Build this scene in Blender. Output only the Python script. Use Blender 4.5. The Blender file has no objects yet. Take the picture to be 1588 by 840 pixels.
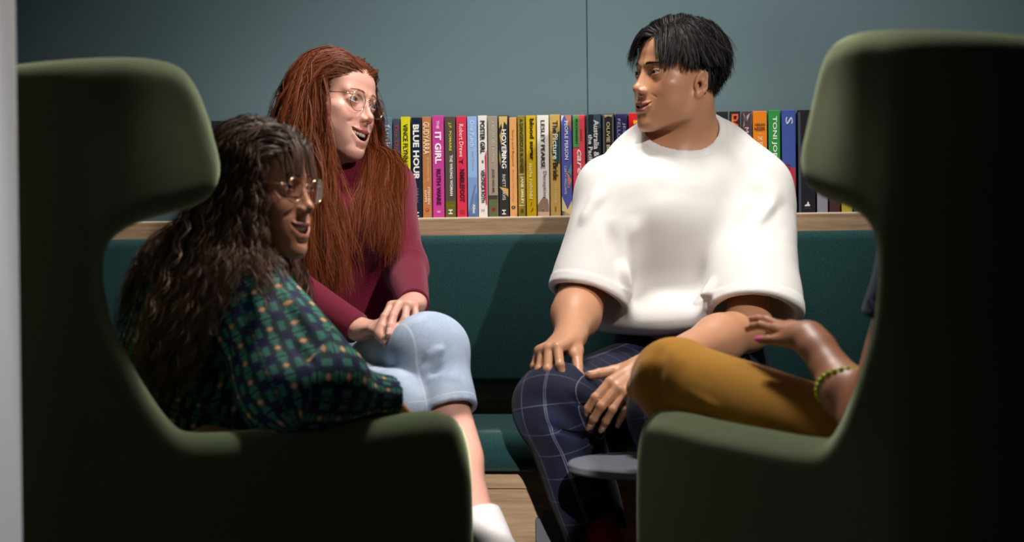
import bpy, bmesh, math, random
import numpy as np
from mathutils import Vector, Matrix

# ------------------------------------------------------------------ camera
scene = bpy.context.scene
F_PX = 2800.0            # focal length in pixels of the 1588 px wide frame
CAM_Z = 0.80
PITCH = 0.0071           # the camera looks very slightly down
ROLL = 0.0108            # and is held a little crooked
cam_data = bpy.data.cameras.new('camera')
cam = bpy.data.objects.new('camera', cam_data)
scene.collection.objects.link(cam)
cam.location = (0, 0, CAM_Z)
_c = np.array([math.cos(ROLL), 0, -math.sin(ROLL)])                       # right
_f = np.array([0, math.cos(PITCH), -math.sin(PITCH)])                     # forward
_u = np.cross(_c, _f)
CAM_R = np.stack([_c, _u, -_f], 1)
cam.rotation_euler = Matrix(CAM_R.tolist()).to_euler()
cam_data.sensor_width = 36.0
cam_data.lens = F_PX / 1588 * 36
cam_data.clip_start = 0.05
cam_data.dof.use_dof = True
cam_data.dof.focus_distance = 3.98
cam_data.dof.aperture_fstop = 3.6
scene.camera = cam

# ------------------------------------------------------------------ light
world = bpy.data.worlds.new('world')
scene.world = world
world.use_nodes = True
world.node_tree.nodes['Background'].inputs[0].default_value = (0.55, 0.65, 0.75, 1)
world.node_tree.nodes['Background'].inputs[1].default_value = 0.022
scene.view_settings.view_transform = 'Standard'
scene.view_settings.look = 'None'
scene.view_settings.exposure = 0.0
scene.view_settings.gamma = 1.0
scene.view_settings.use_curve_mapping = False
scene.cycles.use_denoising = True


def area_light(name, loc, target, size, watts, colour, size_y=None, spread=180):
    d = bpy.data.lights.new(name, 'AREA')
    d.energy = watts
    d.color = colour
    d.size = size
    if size_y:
        d.shape = 'RECTANGLE'
        d.size_y = size_y
    d.spread = math.radians(spread)
    o = bpy.data.objects.new(name, d)
    scene.collection.objects.link(o)
    o.location = loc
    o.rotation_euler = (Vector(target) - Vector(loc)).to_track_quat('-Z', 'Y').to_euler()
    return o


def spot_light(name, loc, target, watts, colour, angle=60, blend=0.6, radius=0.05):
    d = bpy.data.lights.new(name, 'SPOT')
    d.energy = watts
    d.color = colour
    d.spot_size = math.radians(angle)
    d.spot_blend = blend
    d.shadow_soft_size = radius
    o = bpy.data.objects.new(name, d)
    scene.collection.objects.link(o)
    o.location = loc
    o.rotation_euler = (Vector(target) - Vector(loc)).to_track_quat('-Z', 'Y').to_euler()
    return o


spot_light('key_downlight', (0.22, 3.33, 2.64), (0.12, 3.5, 0.75), 105, (1.0, 0.95, 0.89), 110, 0.6, 0.12)
spot_light('second_downlight', (-0.02, 3.46, 2.64), (-0.35, 3.2, 0.8), 70, (1.0, 0.95, 0.9), 85, 0.7, 0.10)
spot_light('track_spot', (1.55, 1.1, 2.5), (0.14, 3.7, 0.92), 290, (1.0, 0.95, 0.90), 29, 0.8, 0.035)
spot_light('plinth_fill_spot', (0.25, 0.9, 1.30), (-0.03, 3.6, 0.31), 330, (1.0, 0.94, 0.88), 6.4, 0.25, 0.012)  # unseen narrow spot added low in front to light plinth and bench
spot_light('face_fill_spot', (0.50, 2.88, 2.2), (-0.40, 3.06, 0.84), 80, (1.0, 0.93, 0.86), 17, 0.8, 0.06)  # unseen spot added to brighten the face of the woman in the left chair
area_light('wall_washer', (0.25, 3.5, 2.62), (0.2, 4.35, 1.2), 1.6, 4.2, (1.0, 0.98, 0.96), 0.2, 120)
spot_light('pillar_fill_spot', (-0.42, 2.0, 2.72), (-0.64, 2.12, 0.6), 270, (0.97, 0.97, 1.0), 15, 0.3, 0.05)  # unseen narrow spot added to brighten the side of the pillar


# ------------------------------------------------------------------ helpers
def P(px, py, y):
    """The point at depth y seen at pixel (px, py) of the 1588 x 840 photograph."""
    d = CAM_R @ np.array([(px - 794) / F_PX, -(py - 420) / F_PX, -1.0])
    return np.array([0, 0, CAM_Z]) + d * (y / d[1])


def PD(px, py, z):
    """The point at height z seen at pixel (px, py)."""
    d = CAM_R @ np.array([(px - 794) / F_PX, -(py - 420) / F_PX, -1.0])
    return np.array([0, 0, CAM_Z]) + d * ((z - CAM_Z) / d[2])


def link(o):
    scene.collection.objects.link(o)
    return o


def tag(o, label=None, cat=None, group=None, kind=None):
    if label: o['label'] = label
    if cat: o['category'] = cat
    if group: o['group'] = group
    if kind: o['kind'] = kind
    return o


def empty(name, loc, label, cat, group=None, rz=0):
    o = link(bpy.data.objects.new(name, None))
    o.location = loc
    o.rotation_euler.z = rz
    o.empty_display_size = 0.1
    return tag(o, label, cat, group)


def mesh_obj(name, verts, faces, mat, parent=None, smooth=True, world=True):
    """faces: (n,4) or (n,3) int array or a list."""
    me = bpy.data.meshes.new(name)
    verts = np.asarray(verts, dtype=np.float32)
    if isinstance(faces, np.ndarray):
        nf, k = faces.shape
        me.vertices.add(len(verts))
        me.vertices.foreach_set('co', verts.ravel())
        me.loops.add(nf * k)
        me.loops.foreach_set('vertex_index', faces.astype(np.int32).ravel())
        me.polygons.add(nf)
        me.polygons.foreach_set('loop_start', np.arange(0, nf * k, k, dtype=np.int32))
        me.update(calc_edges=True)
    else:
        me.from_pydata(verts.tolist(), [], faces)
        me.update()
    me.polygons.foreach_set('use_smooth', np.full(len(me.polygons), smooth, dtype=bool))
    if isinstance(mat, (list, tuple)):
        for m in mat: me.materials.append(m)
    elif mat: me.materials.append(mat)
    o = link(bpy.data.objects.new(name, me))
    if parent: attach(o, parent)
    return o


def attach(o, parent):
    o.parent = parent
    M = Matrix.Identity(4)
    p = parent
    chain = []
    while p is not None:
        chain.append(p)
        p = p.parent
    for q in reversed(chain):
        M = M @ q.matrix_parent_inverse @ Matrix.LocRotScale(q.location, q.rotation_euler, q.scale)
    o.matrix_parent_inverse = M.inverted()


def bm_obj(name, bm, mat, parent=None, smooth=False):
    me = bpy.data.meshes.new(name)
    bm.normal_update()
    bm.to_mesh(me)
    bm.free()
    me.polygons.foreach_set('use_smooth', np.full(len(me.polygons), smooth, dtype=bool))
    if isinstance(mat, (list, tuple)):
        for m in mat: me.materials.append(m)
    elif mat: me.materials.append(mat)
    o = link(bpy.data.objects.new(name, me))
    if parent: attach(o, parent)
    return o


def bm_box(bm, x0, x1, y0, y1, z0, z1, bevel=0, seg=2, mi=0):
    r = bmesh.ops.create_cube(bm, size=1)
    for v in r['verts']:
        v.co = Vector((x0 + (v.co.x + .5) * (x1 - x0), y0 + (v.co.y + .5) * (y1 - y0), z0 + (v.co.z + .5) * (z1 - z0)))
    fs = {f for v in r['verts'] for f in v.link_faces}
    for f in fs: f.material_index = mi
    if bevel:
        es = list({e for v in r['verts'] for e in v.link_edges})
        bmesh.ops.bevel(bm, geom=es, offset=bevel, segments=seg, affect='EDGES', profile=0.5)
    return bm


def box(name, x0, x1, y0, y1, z0, z1, mat, parent=None, bevel=0, seg=2, smooth=False):
    bm = bmesh.new()
    bm_box(bm, x0, x1, y0, y1, z0, z1, bevel, seg)
    return bm_obj(name, bm, mat, parent, smooth)


def set_attr(o, name, arr):
    arr = np.asarray(arr, dtype=np.float32)
    if arr.ndim == 1:
        a = o.data.attributes.new(name, 'FLOAT', 'POINT')
        a.data.foreach_set('value', arr)
    else:
        a = o.data.attributes.new(name, 'FLOAT_VECTOR', 'POINT')
        a.data.foreach_set('vector', arr.ravel())


# ---- signed distance shapes, all on (n,3) arrays in metres
V = lambda *a: np.array(a, dtype=np.float64)


def unit(v):
    v = np.asarray(v, dtype=np.float64)
    return v / (np.linalg.norm(v) + 1e-12)


def frame(fwd, up):
    """Rotation whose columns are local x (side), y (forward), z (up)."""
    f = unit(fwd)
    x = unit(np.cross(f, unit(up)))
    return np.stack([x, f, np.cross(x, f)], 1)


def s_sphere(p, c, r):
    return np.linalg.norm(p - c, axis=1) - r


def s_ell(p, c, r, R=None):
    q = p - np.asarray(c)
    if R is not None: q = q @ R
    r = np.asarray(r, dtype=np.float64)
    k0 = np.linalg.norm(q / r, axis=1)
    k1 = np.linalg.norm(q / (r * r), axis=1) + 1e-9
    return k0 * (k0 - 1.0) / k1


def s_cone(p, a, b, ra, rb):
    a = np.asarray(a, float); b = np.asarray(b, float)
    ab = b - a
    t = np.clip(((p - a) @ ab) / (ab @ ab + 1e-12), 0, 1)
    return np.linalg.norm(p - a - t[:, None] * ab, axis=1) - (ra + (rb - ra) * t)


def s_econe(p, a, b, ra, rb, flat, axis):
    """Round cone flattened by factor flat (<1 = thinner) along the unit vector axis."""
    a = np.asarray(a, float); b = np.asarray(b, float)
    axis = unit(axis)
    ab = b - a
    t = np.clip(((p - a) @ ab) / (ab @ ab + 1e-12), 0, 1)
    d = p - a - t[:, None] * ab
    h = d @ axis
    d = d + (h * (1 / flat - 1))[:, None] * axis
    r = ra + (rb - ra) * t
    return (np.linalg.norm(d, axis=1) - r) * (0.5 + 0.5 * flat)


def s_chain(p, pts, rs, k=0.0):
    d = None
    for i in range(len(pts) - 1):
        e = s_cone(p, pts[i], pts[i + 1], rs[i], rs[i + 1])
        d = e if d is None else (smin(d, e, k) if k else np.minimum(d, e))
    return d


def s_box(p, c, h, r=0.0, R=None):
    q = p - np.asarray(c)
    if R is not None: q = q @ R
    q = np.abs(q) - (np.asarray(h) - r)
    return np.linalg.norm(np.maximum(q, 0), axis=1) + np.minimum(q.max(1), 0) - r


def smin(a, b, k):
    h = np.maximum(k - np.abs(a - b), 0) / k
    return np.minimum(a, b) - h * h * k * 0.25


def smax(a, b, k):
    return -smin(-a, -b, k)


def bump(d, w):
    """1 at d=0 falling smoothly to 0 at |d|=w."""
    t = np.clip(1 - np.abs(d) / w, 0, 1)
    return t * t * (3 - 2 * t)


def step01(x, a, b):
    t = np.clip((x - a) / (b - a), 0, 1)
    return t * t * (3 - 2 * t)


def vnoise(p, s, seed=0):
    """cheap smooth pseudo noise, sum of rotated sines, about -1..1"""
    rs = np.random.RandomState(seed)
    out = 0
    for i in range(6):
        d = unit(rs.randn(3))
        out = out + np.sin((p @ d) * s * rs.uniform(0.7, 1.5) + rs.uniform(0, 6.28))
    return out / 3.5


def axis_grid(lo, hi, h, fine=()):
    """Grid coordinates with spacing h, finer inside the intervals (a, b, step)."""
    out = [lo]
    x = lo
    while x < hi:
        s = h
        for a, b, f in fine:
            gap = max(a - x, x - b, 0)
            s = min(s, f + gap * 0.9)
        x += s
        out.append(x)
    return np.array(out)


def surface(f, xs, ys, zs, B=7):
    """Surface nets on a rectilinear grid, evaluating f only near the surface."""
    nx, ny, nz = len(xs), len(ys), len(zs)
    G = np.empty((nx, ny, nz), dtype=np.float32)
    ib = [np.arange(0, n, B) for n in (nx, ny, nz)]

    def cent(a, idx):
        lo = a[idx]; hi = a[np.minimum(idx + B, len(a) - 1)]
        return (lo + hi) / 2, (hi - lo) / 2
    cx, hx = cent(xs, ib[0]); cy, hy = cent(ys, ib[1]); cz, hz = cent(zs, ib[2])
    C = np.stack(np.meshgrid(cx, cy, cz, indexing='ij'), -1).reshape(-1, 3)
    H = np.stack(np.meshgrid(hx, hy, hz, indexing='ij'), -1).reshape(-1, 3)
    fc = f(C)
    hd = np.linalg.norm(H, axis=1)
    act = np.abs(fc) < hd * 1.5 + 0.002
    fc3 = fc.reshape(len(cx), len(cy), len(cz))
    big = np.repeat(np.repeat(np.repeat(fc3, B, 0), B, 1), B, 2)[:nx, :ny, :nz]
    G[:] = big
    ai = np.argwhere(act.reshape(fc3.shape))
    off = np.stack(np.meshgrid(range(B), range(B), range(B), indexing='ij'), -1).reshape(-1, 3)
    for c0 in range(0, len(ai), 1200):
        idx = (ai[c0:c0 + 1200, None, :] * B + off[None]).reshape(-1, 3)
        ok = (idx[:, 0] < nx) & (idx[:, 1] < ny) & (idx[:, 2] < nz)
        idx = idx[ok]
        pts = np.stack([xs[idx[:, 0]], ys[idx[:, 1]], zs[idx[:, 2]]], 1)
        G[idx[:, 0], idx[:, 1], idx[:, 2]] = f(pts)
    S = G < 0
    # cells with a sign change
    n8 = np.zeros((nx - 1, ny - 1, nz - 1), dtype=np.uint8)
    for i in (0, 1):
        for j in (0, 1):
            for k in (0, 1):
                n8 += S[i:nx - 1 + i, j:ny - 1 + j, k:nz - 1 + k]
    cells = np.argwhere((n8 > 0) & (n8 < 8))
    ids = np.full(n8.shape, -1, dtype=np.int32)
    ids[cells[:, 0], cells[:, 1], cells[:, 2]] = np.arange(len(cells))
    corner = [(i, j, k) for i in (0, 1) for j in (0, 1) for k in (0, 1)]
    val = np.stack([G[cells[:, 0] + i, cells[:, 1] + j, cells[:, 2] + k] for i, j, k in corner], 1)
    pos = np.stack([np.stack([xs[cells[:, 0] + i], ys[cells[:, 1] + j], zs[cells[:, 2] + k]], 1) for i, j, k in corner], 1)
    acc = np.zeros((len(cells), 3)); cnt = np.zeros(len(cells))
    for a in range(8):
        for b in range(a + 1, 8):
            if sum(abs(corner[a][m] - corner[b][m]) for m in range(3)) != 1: continue
            va, vb = val[:, a], val[:, b]
            m = (va < 0) != (vb < 0)
            t = np.where(m, va / np.where(m, va - vb, 1), 0)
            acc += np.where(m[:, None], pos[:, a] + t[:, None] * (pos[:, b] - pos[:, a]), 0)
            cnt += m
    verts = acc / cnt[:, None]
    quads = []
    def emit(e, sgn, offs):
        idx = np.argwhere(e)
        q = []
        for o in offs:
            q.append(idx + o)
        ok = np.ones(len(idx), bool)
        for c in q:
            ok &= (c >= 0).all(1) & (c < np.array(n8.shape)).all(1)
        q = [ids[c[ok, 0], c[ok, 1], c[ok, 2]] for c in q]
        inside = S[idx[ok, 0], idx[ok, 1], idx[ok, 2]]
        q = np.stack(q, 1)
        q = np.where((inside if sgn else ~inside)[:, None], q, q[:, ::-1])
        quads.append(q[(q >= 0).all(1)])
    emit(S[:-1] != S[1:], True, [np.array((0, -1, -1)), np.array((0, 0, -1)), np.array((0, 0, 0)), np.array((0, -1, 0))])
    emit(S[:, :-1] != S[:, 1:], False, [np.array((-1, 0, -1)), np.array((0, 0, -1)), np.array((0, 0, 0)), np.array((-1, 0, 0))])
    emit(S[:, :, :-1] != S[:, :, 1:], True, [np.array((-1, -1, 0)), np.array((0, -1, 0)), np.array((0, 0, 0)), np.array((-1, 0, 0))])
    quads = np.concatenate(quads)
    # one projection step onto the true surface
    eps = 3e-4
    fv = f(verts)
    g = np.stack([(f(verts + d) - fv) / eps for d in np.eye(3) * eps], 1)
    n2 = np.maximum((g * g).sum(1), 0.15)
    stp = -(fv / n2)[:, None] * g
    sl = np.linalg.norm(stp, axis=1)
    lim = 0.0015
    stp *= np.minimum(1, lim / np.maximum(sl, 1e-9))[:, None]
    verts = verts + stp
    return verts, quads


def sdf_obj(name, f, bounds, h, mat, parent=None, fine=((), (), ())):
    (x0, x1), (y0, y1), (z0, z1) = bounds
    v, q = surface(f, axis_grid(x0, x1, h, fine[0]), axis_grid(y0, y1, h, fine[1]), axis_grid(z0, z1, h, fine[2]))
    return mesh_obj(name, v, q, mat, parent)


def grad(f, p, eps=1e-3):
    f0 = f(p)
    g = np.stack([(f(p + d) - f0) for d in np.eye(3) * eps], 1)
    return g / (np.linalg.norm(g, axis=1)[:, None] + 1e-12)


def near_only(p, c, r, fn, margin=0.05):
    """evaluate fn only close to the sphere (c, r); elsewhere the distance to that sphere"""
    d = np.linalg.norm(p - c, axis=1) - r
    m = d < margin
    out = np.maximum(d, margin * .5) + margin * .25
    if m.any(): out[m] = fn(p[m])
    return out


class Grid3:
    """A signed distance sampled once on a grid and interpolated."""
    def __init__(s, f, bd, h):
        s.h = h
        s.lo = np.array([b[0] for b in bd])
        s.n = [int((b[1] - b[0]) / h) + 2 for b in bd]
        a = [s.lo[i] + np.arange(s.n[i]) * h for i in range(3)]
        P_ = np.stack(np.meshgrid(*a, indexing='ij'), -1).reshape(-1, 3)
        g = np.empty(len(P_), dtype=np.float32)
        for i in range(0, len(P_), 200000): g[i:i + 200000] = f(P_[i:i + 200000])
        s.g = g.reshape(s.n)

    def __call__(s, p):
        x = (p - s.lo) / s.h
        x = np.clip(x, 0, np.array(s.n) - 1.001)
        i = x.astype(int); f = x - i
        i0, j0, k0 = i.T; fx, fy, fz = f.T
        g = s.g
        r = 0
        for a in (0, 1):
            for b in (0, 1):
                for c in (0, 1):
                    r = r + g[i0 + a, j0 + b, k0 + c] * (fx if a else 1 - fx) * (fy if b else 1 - fy) * (fz if c else 1 - fz)
        return r


# ---- tubes and strands
def strands_mesh(paths, radii, sides=3):
    """paths (n, m, 3), radii (n, m) -> verts, quads, t along the strand"""
    n, m, _ = paths.shape
    T = np.gradient(paths, axis=1)
    T /= np.linalg.norm(T, axis=2)[..., None] + 1e-12
    ref = np.where(np.abs(T[..., 2:3]) < 0.9, np.array([0., 0, 1]), np.array([1., 0, 0]))
    A = np.cross(T, ref); A /= np.linalg.norm(A, axis=2)[..., None] + 1e-12
    Bv = np.cross(T, A)
    ang = np.arange(sides) * 2 * np.pi / sides
    ring = paths[:, :, None, :] + radii[:, :, None, None] * (np.cos(ang)[None, None, :, None] * A[:, :, None, :] + np.sin(ang)[None, None, :, None] * Bv[:, :, None, :])
    verts = ring.reshape(-1, 3)
    i = np.arange(n)[:, None, None] * m * sides
    j = np.arange(m - 1)[None, :, None] * sides
    k = np.arange(sides)[None, None, :]
    k2 = (k + 1) % sides
    q = np.stack([i + j + k, i + j + k2, i + j + sides + k2, i + j + sides + k], -1).reshape(-1, 4)
    t = np.repeat(np.tile(np.linspace(0, 1, m), n), sides)
    rnd = np.repeat(np.random.RandomState(3).rand(n), m * sides)
    return verts, q, t, rnd


def tube_obj(name, pts, r, mat, parent=None, sides=8, closed=False):
    pts = np.asarray(pts, float)
    if closed:
        pts = np.concatenate([pts, pts[:1]])
    rr = np.broadcast_to(np.asarray(r, float), (len(pts),))
    v, q, t, _ = strands_mesh(pts[None], rr[None], sides)
    if not closed:
        n = len(v)
        v = np.concatenate([v, pts[:1], pts[-1:]])
        fs = q.tolist()
        for k in range(sides):
            k2 = (k + 1) % sides
            fs.append([n, k2, k]); fs.append([n + 1, n - sides + k, n - sides + k2])
        return mesh_obj(name, v, fs, mat, parent)
    return mesh_obj(name, v, q, mat, parent)


def spline(pts, n):
    """Catmull-Rom through the points, n samples."""
    pts = np.asarray(pts, float)
    m = len(pts)
    ext = np.vstack([2 * pts[0] - pts[1], pts, 2 * pts[-1] - pts[-2]])
    out = []
    for u in np.linspace(0, m - 1 - 1e-9, n):
        i = int(u); t = u - i
        a, b, c, d = ext[i:i + 4]
        out.append(0.5 * ((2 * b) + (-a + c) * t + (2 * a - 5 * b + 4 * c - d) * t * t + (-a + 3 * b - 3 * c + d) * t ** 3))
    return np.array(out)


def poly2d_sdf(poly, u, v):
    """signed distance of points to a closed polygon (negative inside)"""
    p = np.stack([u, v], 1)
    n = len(poly)
    d = np.full(len(p), 1e9)
    ins = np.zeros(len(p), bool)
    for i in range(n):
        a = poly[i]; b = poly[(i + 1) % n]
        e = b - a
        w = p - a
        t = np.clip((w @ e) / (e @ e + 1e-12), 0, 1)
        d = np.minimum(d, ((w - t[:, None] * e) ** 2).sum(1))
        c = ((a[1] > v) != (b[1] > v))
        xi = (b[0] - a[0]) * (v - a[1]) / (b[1] - a[1] + 1e-12) + a[0]
        ins ^= c & (u < xi)
    d = np.sqrt(d)
    return np.where(ins, -d, d)


class Grid2:
    """A 2D signed distance sampled once and interpolated."""
    def __init__(s, poly, lo, hi, h=0.006):
        s.lo = lo; s.h = h
        s.n = [int((hi[i] - lo[i]) / h) + 2 for i in range(2)]
        a = lo[0] + np.arange(s.n[0]) * h; b = lo[1] + np.arange(s.n[1]) * h
        A, Bm = np.meshgrid(a, b, indexing='ij')
        s.g = poly2d_sdf(np.asarray(poly, float), A.ravel(), Bm.ravel()).reshape(s.n)

    def __call__(s, u, v):
        x = np.clip((u - s.lo[0]) / s.h, 0, s.n[0] - 1.001); y = np.clip((v - s.lo[1]) / s.h, 0, s.n[1] - 1.001)
        i = x.astype(int); j = y.astype(int); fx = x - i; fy = y - j
        g = s.g
        return (g[i, j] * (1 - fx) + g[i + 1, j] * fx) * (1 - fy) + (g[i, j + 1] * (1 - fx) + g[i + 1, j + 1] * fx) * fy


# ------------------------------------------------------------------ materials
class NT:
    def __init__(s, name):
        s.m = bpy.data.materials.new(name)
        s.m.use_nodes = True
        s.t = s.m.node_tree
        s.b = s.t.nodes['Principled BSDF']

    def n(s, kind, **kw):
        nd = s.t.nodes.new(kind)
        for k, v in kw.items():
            setattr(nd, k, v)
        return nd

    def l(s, a, b):
        s.t.links.new(a, b)

    def setin(s, nd, key, val):
        if isinstance(val, bpy.types.NodeSocket): s.l(val, nd.inputs[key])
        else: nd.inputs[key].default_value = val

    def attr(s, name):
        return s.n('ShaderNodeAttribute', attribute_name=name)

    def math(s, op, a, b=None, c=None):
        nd = s.n('ShaderNodeMath', operation=op)
        s.setin(nd, 0, a)
        if b is not None: s.setin(nd, 1, b)
        if c is not None: s.setin(nd, 2, c)
        return nd.outputs[0]

    def mix(s, fac, a, b, blend='MIX'):
        nd = s.n('ShaderNodeMix', data_type='RGBA', blend_type=blend)
        s.setin(nd, 0, fac)
        s.setin(nd, 6, a if isinstance(a, bpy.types.NodeSocket) else (*a, 1))
        s.setin(nd, 7, b if isinstance(b, bpy.types.NodeSocket) else (*b, 1))
        return nd.outputs[2]

    def coord(s, kind='Object'):
        return s.n('ShaderNodeTexCoord').outputs[kind]

    def noise(s, scale, detail=4, rough=0.6, vec=None, out=0):
        nd = s.n('ShaderNodeTexNoise')
        nd.inputs['Scale'].default_value = scale
        nd.inputs['Detail'].default_value = detail
        nd.inputs['Roughness'].default_value = rough
        s.l(vec if vec is not None else s.coord(), nd.inputs['Vector'])
        return nd.outputs[out]

    def ramp(s, fac, stops):
        nd = s.n('ShaderNodeValToRGB')
        s.l(fac, nd.inputs[0])
        r = nd.color_ramp
        while len(r.elements) < len(stops): r.elements.new(0.5)
        for e, (p, c) in zip(r.elements, stops):
            e.position = p
            e.color = (*c, 1) if len(c) == 3 else c
        return nd.outputs[0]

    def bump(s, h, strength=0.3, dist=0.001):
        nd = s.n('ShaderNodeBump')
        nd.inputs['Strength'].default_value = strength
        nd.inputs['Distance'].default_value = dist
        s.l(h, nd.inputs['Height'])
        s.l(nd.outputs[0], s.b.inputs['Normal'])

    def scale(s, vec, sc):
        nd = s.n('ShaderNodeMapping')
        s.l(vec, nd.inputs[0])
        nd.inputs['Scale'].default_value = sc
        return nd.outputs[0]


def plain(name, col, rough=0.5, metal=0.0, spec=0.5):
    t = NT(name)
    t.b.inputs['Base Color'].default_value = (*col, 1)
    t.b.inputs['Roughness'].default_value = rough
    t.b.inputs['Metallic'].default_value = metal
    t.b.inputs['Specular IOR Level'].default_value = spec
    return t.m


def srgb(r, g, b):
    f = lambda c: ((c / 255 + 0.055) / 1.055) ** 2.4 if c > 10 else c / 255 / 12.92
    return (f(r), f(g), f(b))


def fabric(name, col, col2=None, fleck=600, sheen=0.3, rough=0.9, bumpd=0.0006, mixs=0.5):
    t = NT(name)
    n1 = t.noise(fleck, 3, 0.7)
    c2 = col2 or tuple(c * 0.6 for c in col)
    c = t.mix(t.ramp(n1, [(0.5 - mixs * 0.3, (0, 0, 0)), (0.5 + mixs * 0.3, (1, 1, 1))]), c2, col)
    t.l(c, t.b.inputs['Base Color'])
    t.b.inputs['Roughness'].default_value = rough
    t.b.inputs['Sheen Weight'].default_value = sheen
    t.b.inputs['Sheen Roughness'].default_value = 0.4
    t.b.inputs['Specular IOR Level'].default_value = 0.2
    t.bump(n1, 0.6, bumpd)
    return t.m


def wood(name, dark, light, along='X', rough=0.5, sc=1.0):
    t = NT(name)
    v = t.coord()
    s = {'X': (1.2 * sc, 18 * sc, 18 * sc), 'Z': (18 * sc, 18 * sc, 1.2 * sc)}[along]
    v2 = t.scale(v, s)
    n1 = t.noise(1.6, 6, 0.6, v2)
    n2 = t.noise(9, 4, 0.7, v2)
    f = t.math('ADD', t.math('MULTIPLY', n1, 0.6), t.math('MULTIPLY', n2, 0.4))
    t.l(t.ramp(f, [(0.36, dark), (0.62, light)]), t.b.inputs['Base Color'])
    t.b.inputs['Roughness'].default_value = rough
    t.bump(n2, 0.15, 0.0006)
    return t.m


# ------------------------------------------------------------------ the room
# The back wall, its bench and shelf stand turned a little to the picture: the
# room axes are turned by YAW about the point (0, 4.2).
YAW = -math.radians(6.6)
RC = np.array([math.cos(YAW), math.sin(YAW)])
ROOM = Matrix.Translation((0, 4.2, 0)) @ Matrix.Rotation(YAW, 4, 'Z') @ Matrix.Translation((0, -4.2, 0))
roomed = []


def room_hit(px, py, yr):
    """room x and z of the point of the plane y_room = yr seen at a pixel"""
    d = CAM_R @ np.array([(px - 794) / F_PX, -(py - 420) / F_PX, -1.0])
    # y_room = -sin(YAW) x + cos(YAW) (y - 4.2) + 4.2
    s, c = math.sin(YAW), math.cos(YAW)
    t = (yr - 4.2 + 4.2 * c) / (-s * d[0] + c * d[1])
    x, y, z = d * t
    return c * x + s * (y - 4.2), z + CAM_Z


def in_room(o):
    o.matrix_basis = ROOM @ o.matrix_basis
    return o


# colours
t = NT('slate_paint')
n = t.noise(2.5, 3, 0.6)
t.l(t.mix(t.math('MULTIPLY', n, 0.5), srgb(97, 119, 126), srgb(88, 110, 117)), t.b.inputs['Base Color'])
t.b.inputs['Roughness'].default_value = 0.62
t.b.inputs['Specular IOR Level'].default_value = 0.3
t.bump(t.noise(500, 2, 0.5), 0.08, 0.0004)
M_wall = t.m
t = NT('white_plaster')
t.b.inputs['Base Color'].default_value = (*srgb(226, 226, 230), 1)
t.b.inputs['Roughness'].default_value = 0.8
t.bump(t.noise(60, 5, 0.6), 0.15, 0.001)
M_white = t.m
M_ceil = plain('ceiling_paint', (0.30, 0.30, 0.30), 0.9)
M_carpet = fabric('carpet_loops', srgb(58, 60, 62), srgb(38, 40, 42), 260, 0.1, 1.0, 0.002)
M_wood = wood('light_oak_laminate', srgb(128, 100, 74), srgb(178, 148, 116), 'X', 0.55)
M_wood_edge = plain('oak_edge_highlight', srgb(226, 205, 180), 0.35)  # paler than the oak: the highlight on the ledge's edge is in the colour
M_teal = fabric('teal_wool', srgb(33, 72, 72), srgb(16, 42, 45), 420, 0.25, 0.95, 0.0012, 0.7)
M_metal_grey = plain('powder_coated_metal', srgb(92, 96, 104), 0.45, 0.2)
M_metal_dark = plain('dark_metal', srgb(30, 31, 34), 0.4, 0.6)

# floor, ceiling, walls
o = box('floor', -3.2, 3.4, -1.0, 4.6, -0.1, 0.0, M_carpet); tag(o, 'dark grey carpeted floor of the lounge', kind='structure'); in_room(o)
o = box('ceiling', -3.2, 3.4, -1.0, 4.6, 2.75, 2.85, M_ceil); tag(o, 'grey ceiling above the lounge', kind='structure'); in_room(o)
wall = box('wall_back', -3.2, 3.4, 4.375, 4.5, 0, 2.75, M_metal_dark); tag(wall, 'slate blue-green wall behind the bookshelf', kind='structure')
seam, _ = room_hit(909.5, 15, 4.36)
edges = [-3.2, seam - 1.8, seam, seam + 1.8, 3.4]
for a, b in zip(edges[:-1], edges[1:]):
    box('panel', a + 0.0009, b - 0.0009, 4.36, 4.375, 0.86, 2.75, M_wall, wall, 0.0007, 1)
in_room(wall)
o = box('wall_left', -3.3, -3.2, -1.0, 4.6, 0, 2.75, M_wall); tag(o, 'slate wall at the far left, out of view', kind='structure'); in_room(o)
o = box('wall_right', 3.4, 3.5, -1.0, 4.6, 0, 2.75, M_wall); tag(o, 'slate wall at the far right, out of view', kind='structure'); in_room(o)
o = box('wall_front', -3.2, 3.4, -1.1, -1.0, 0, 2.75, plain('dark_far_wall', srgb(40, 44, 46), 0.9)); tag(o, 'dark wall behind the camera', kind='structure'); in_room(o)
pe = P(27.5, 210, 2.38)[0]
pil = box('pillar', pe - 0.22, pe, 1.9, 2.38, 0, 2.75, M_white, None, 0.003, 2)
tag(pil, 'white painted pillar in the near left foreground', 'pillar')

# the built-in bench
bench = empty('banquette', (0, 3.9, 0), 'long built-in banquette with teal wool cushions and pale oak panels', 'bench')
BX0, BX1 = -2.3, 2.5


def soft_slab(name, x0, x1, y0, y1, z0, z1, r, mat, parent, crown=0.0):
    bm = bmesh.new()
    bm_box(bm, x0, x1, y0, y1, z0, z1, r, 5)
    return bm_obj(name, bm, mat, parent, True)


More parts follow.
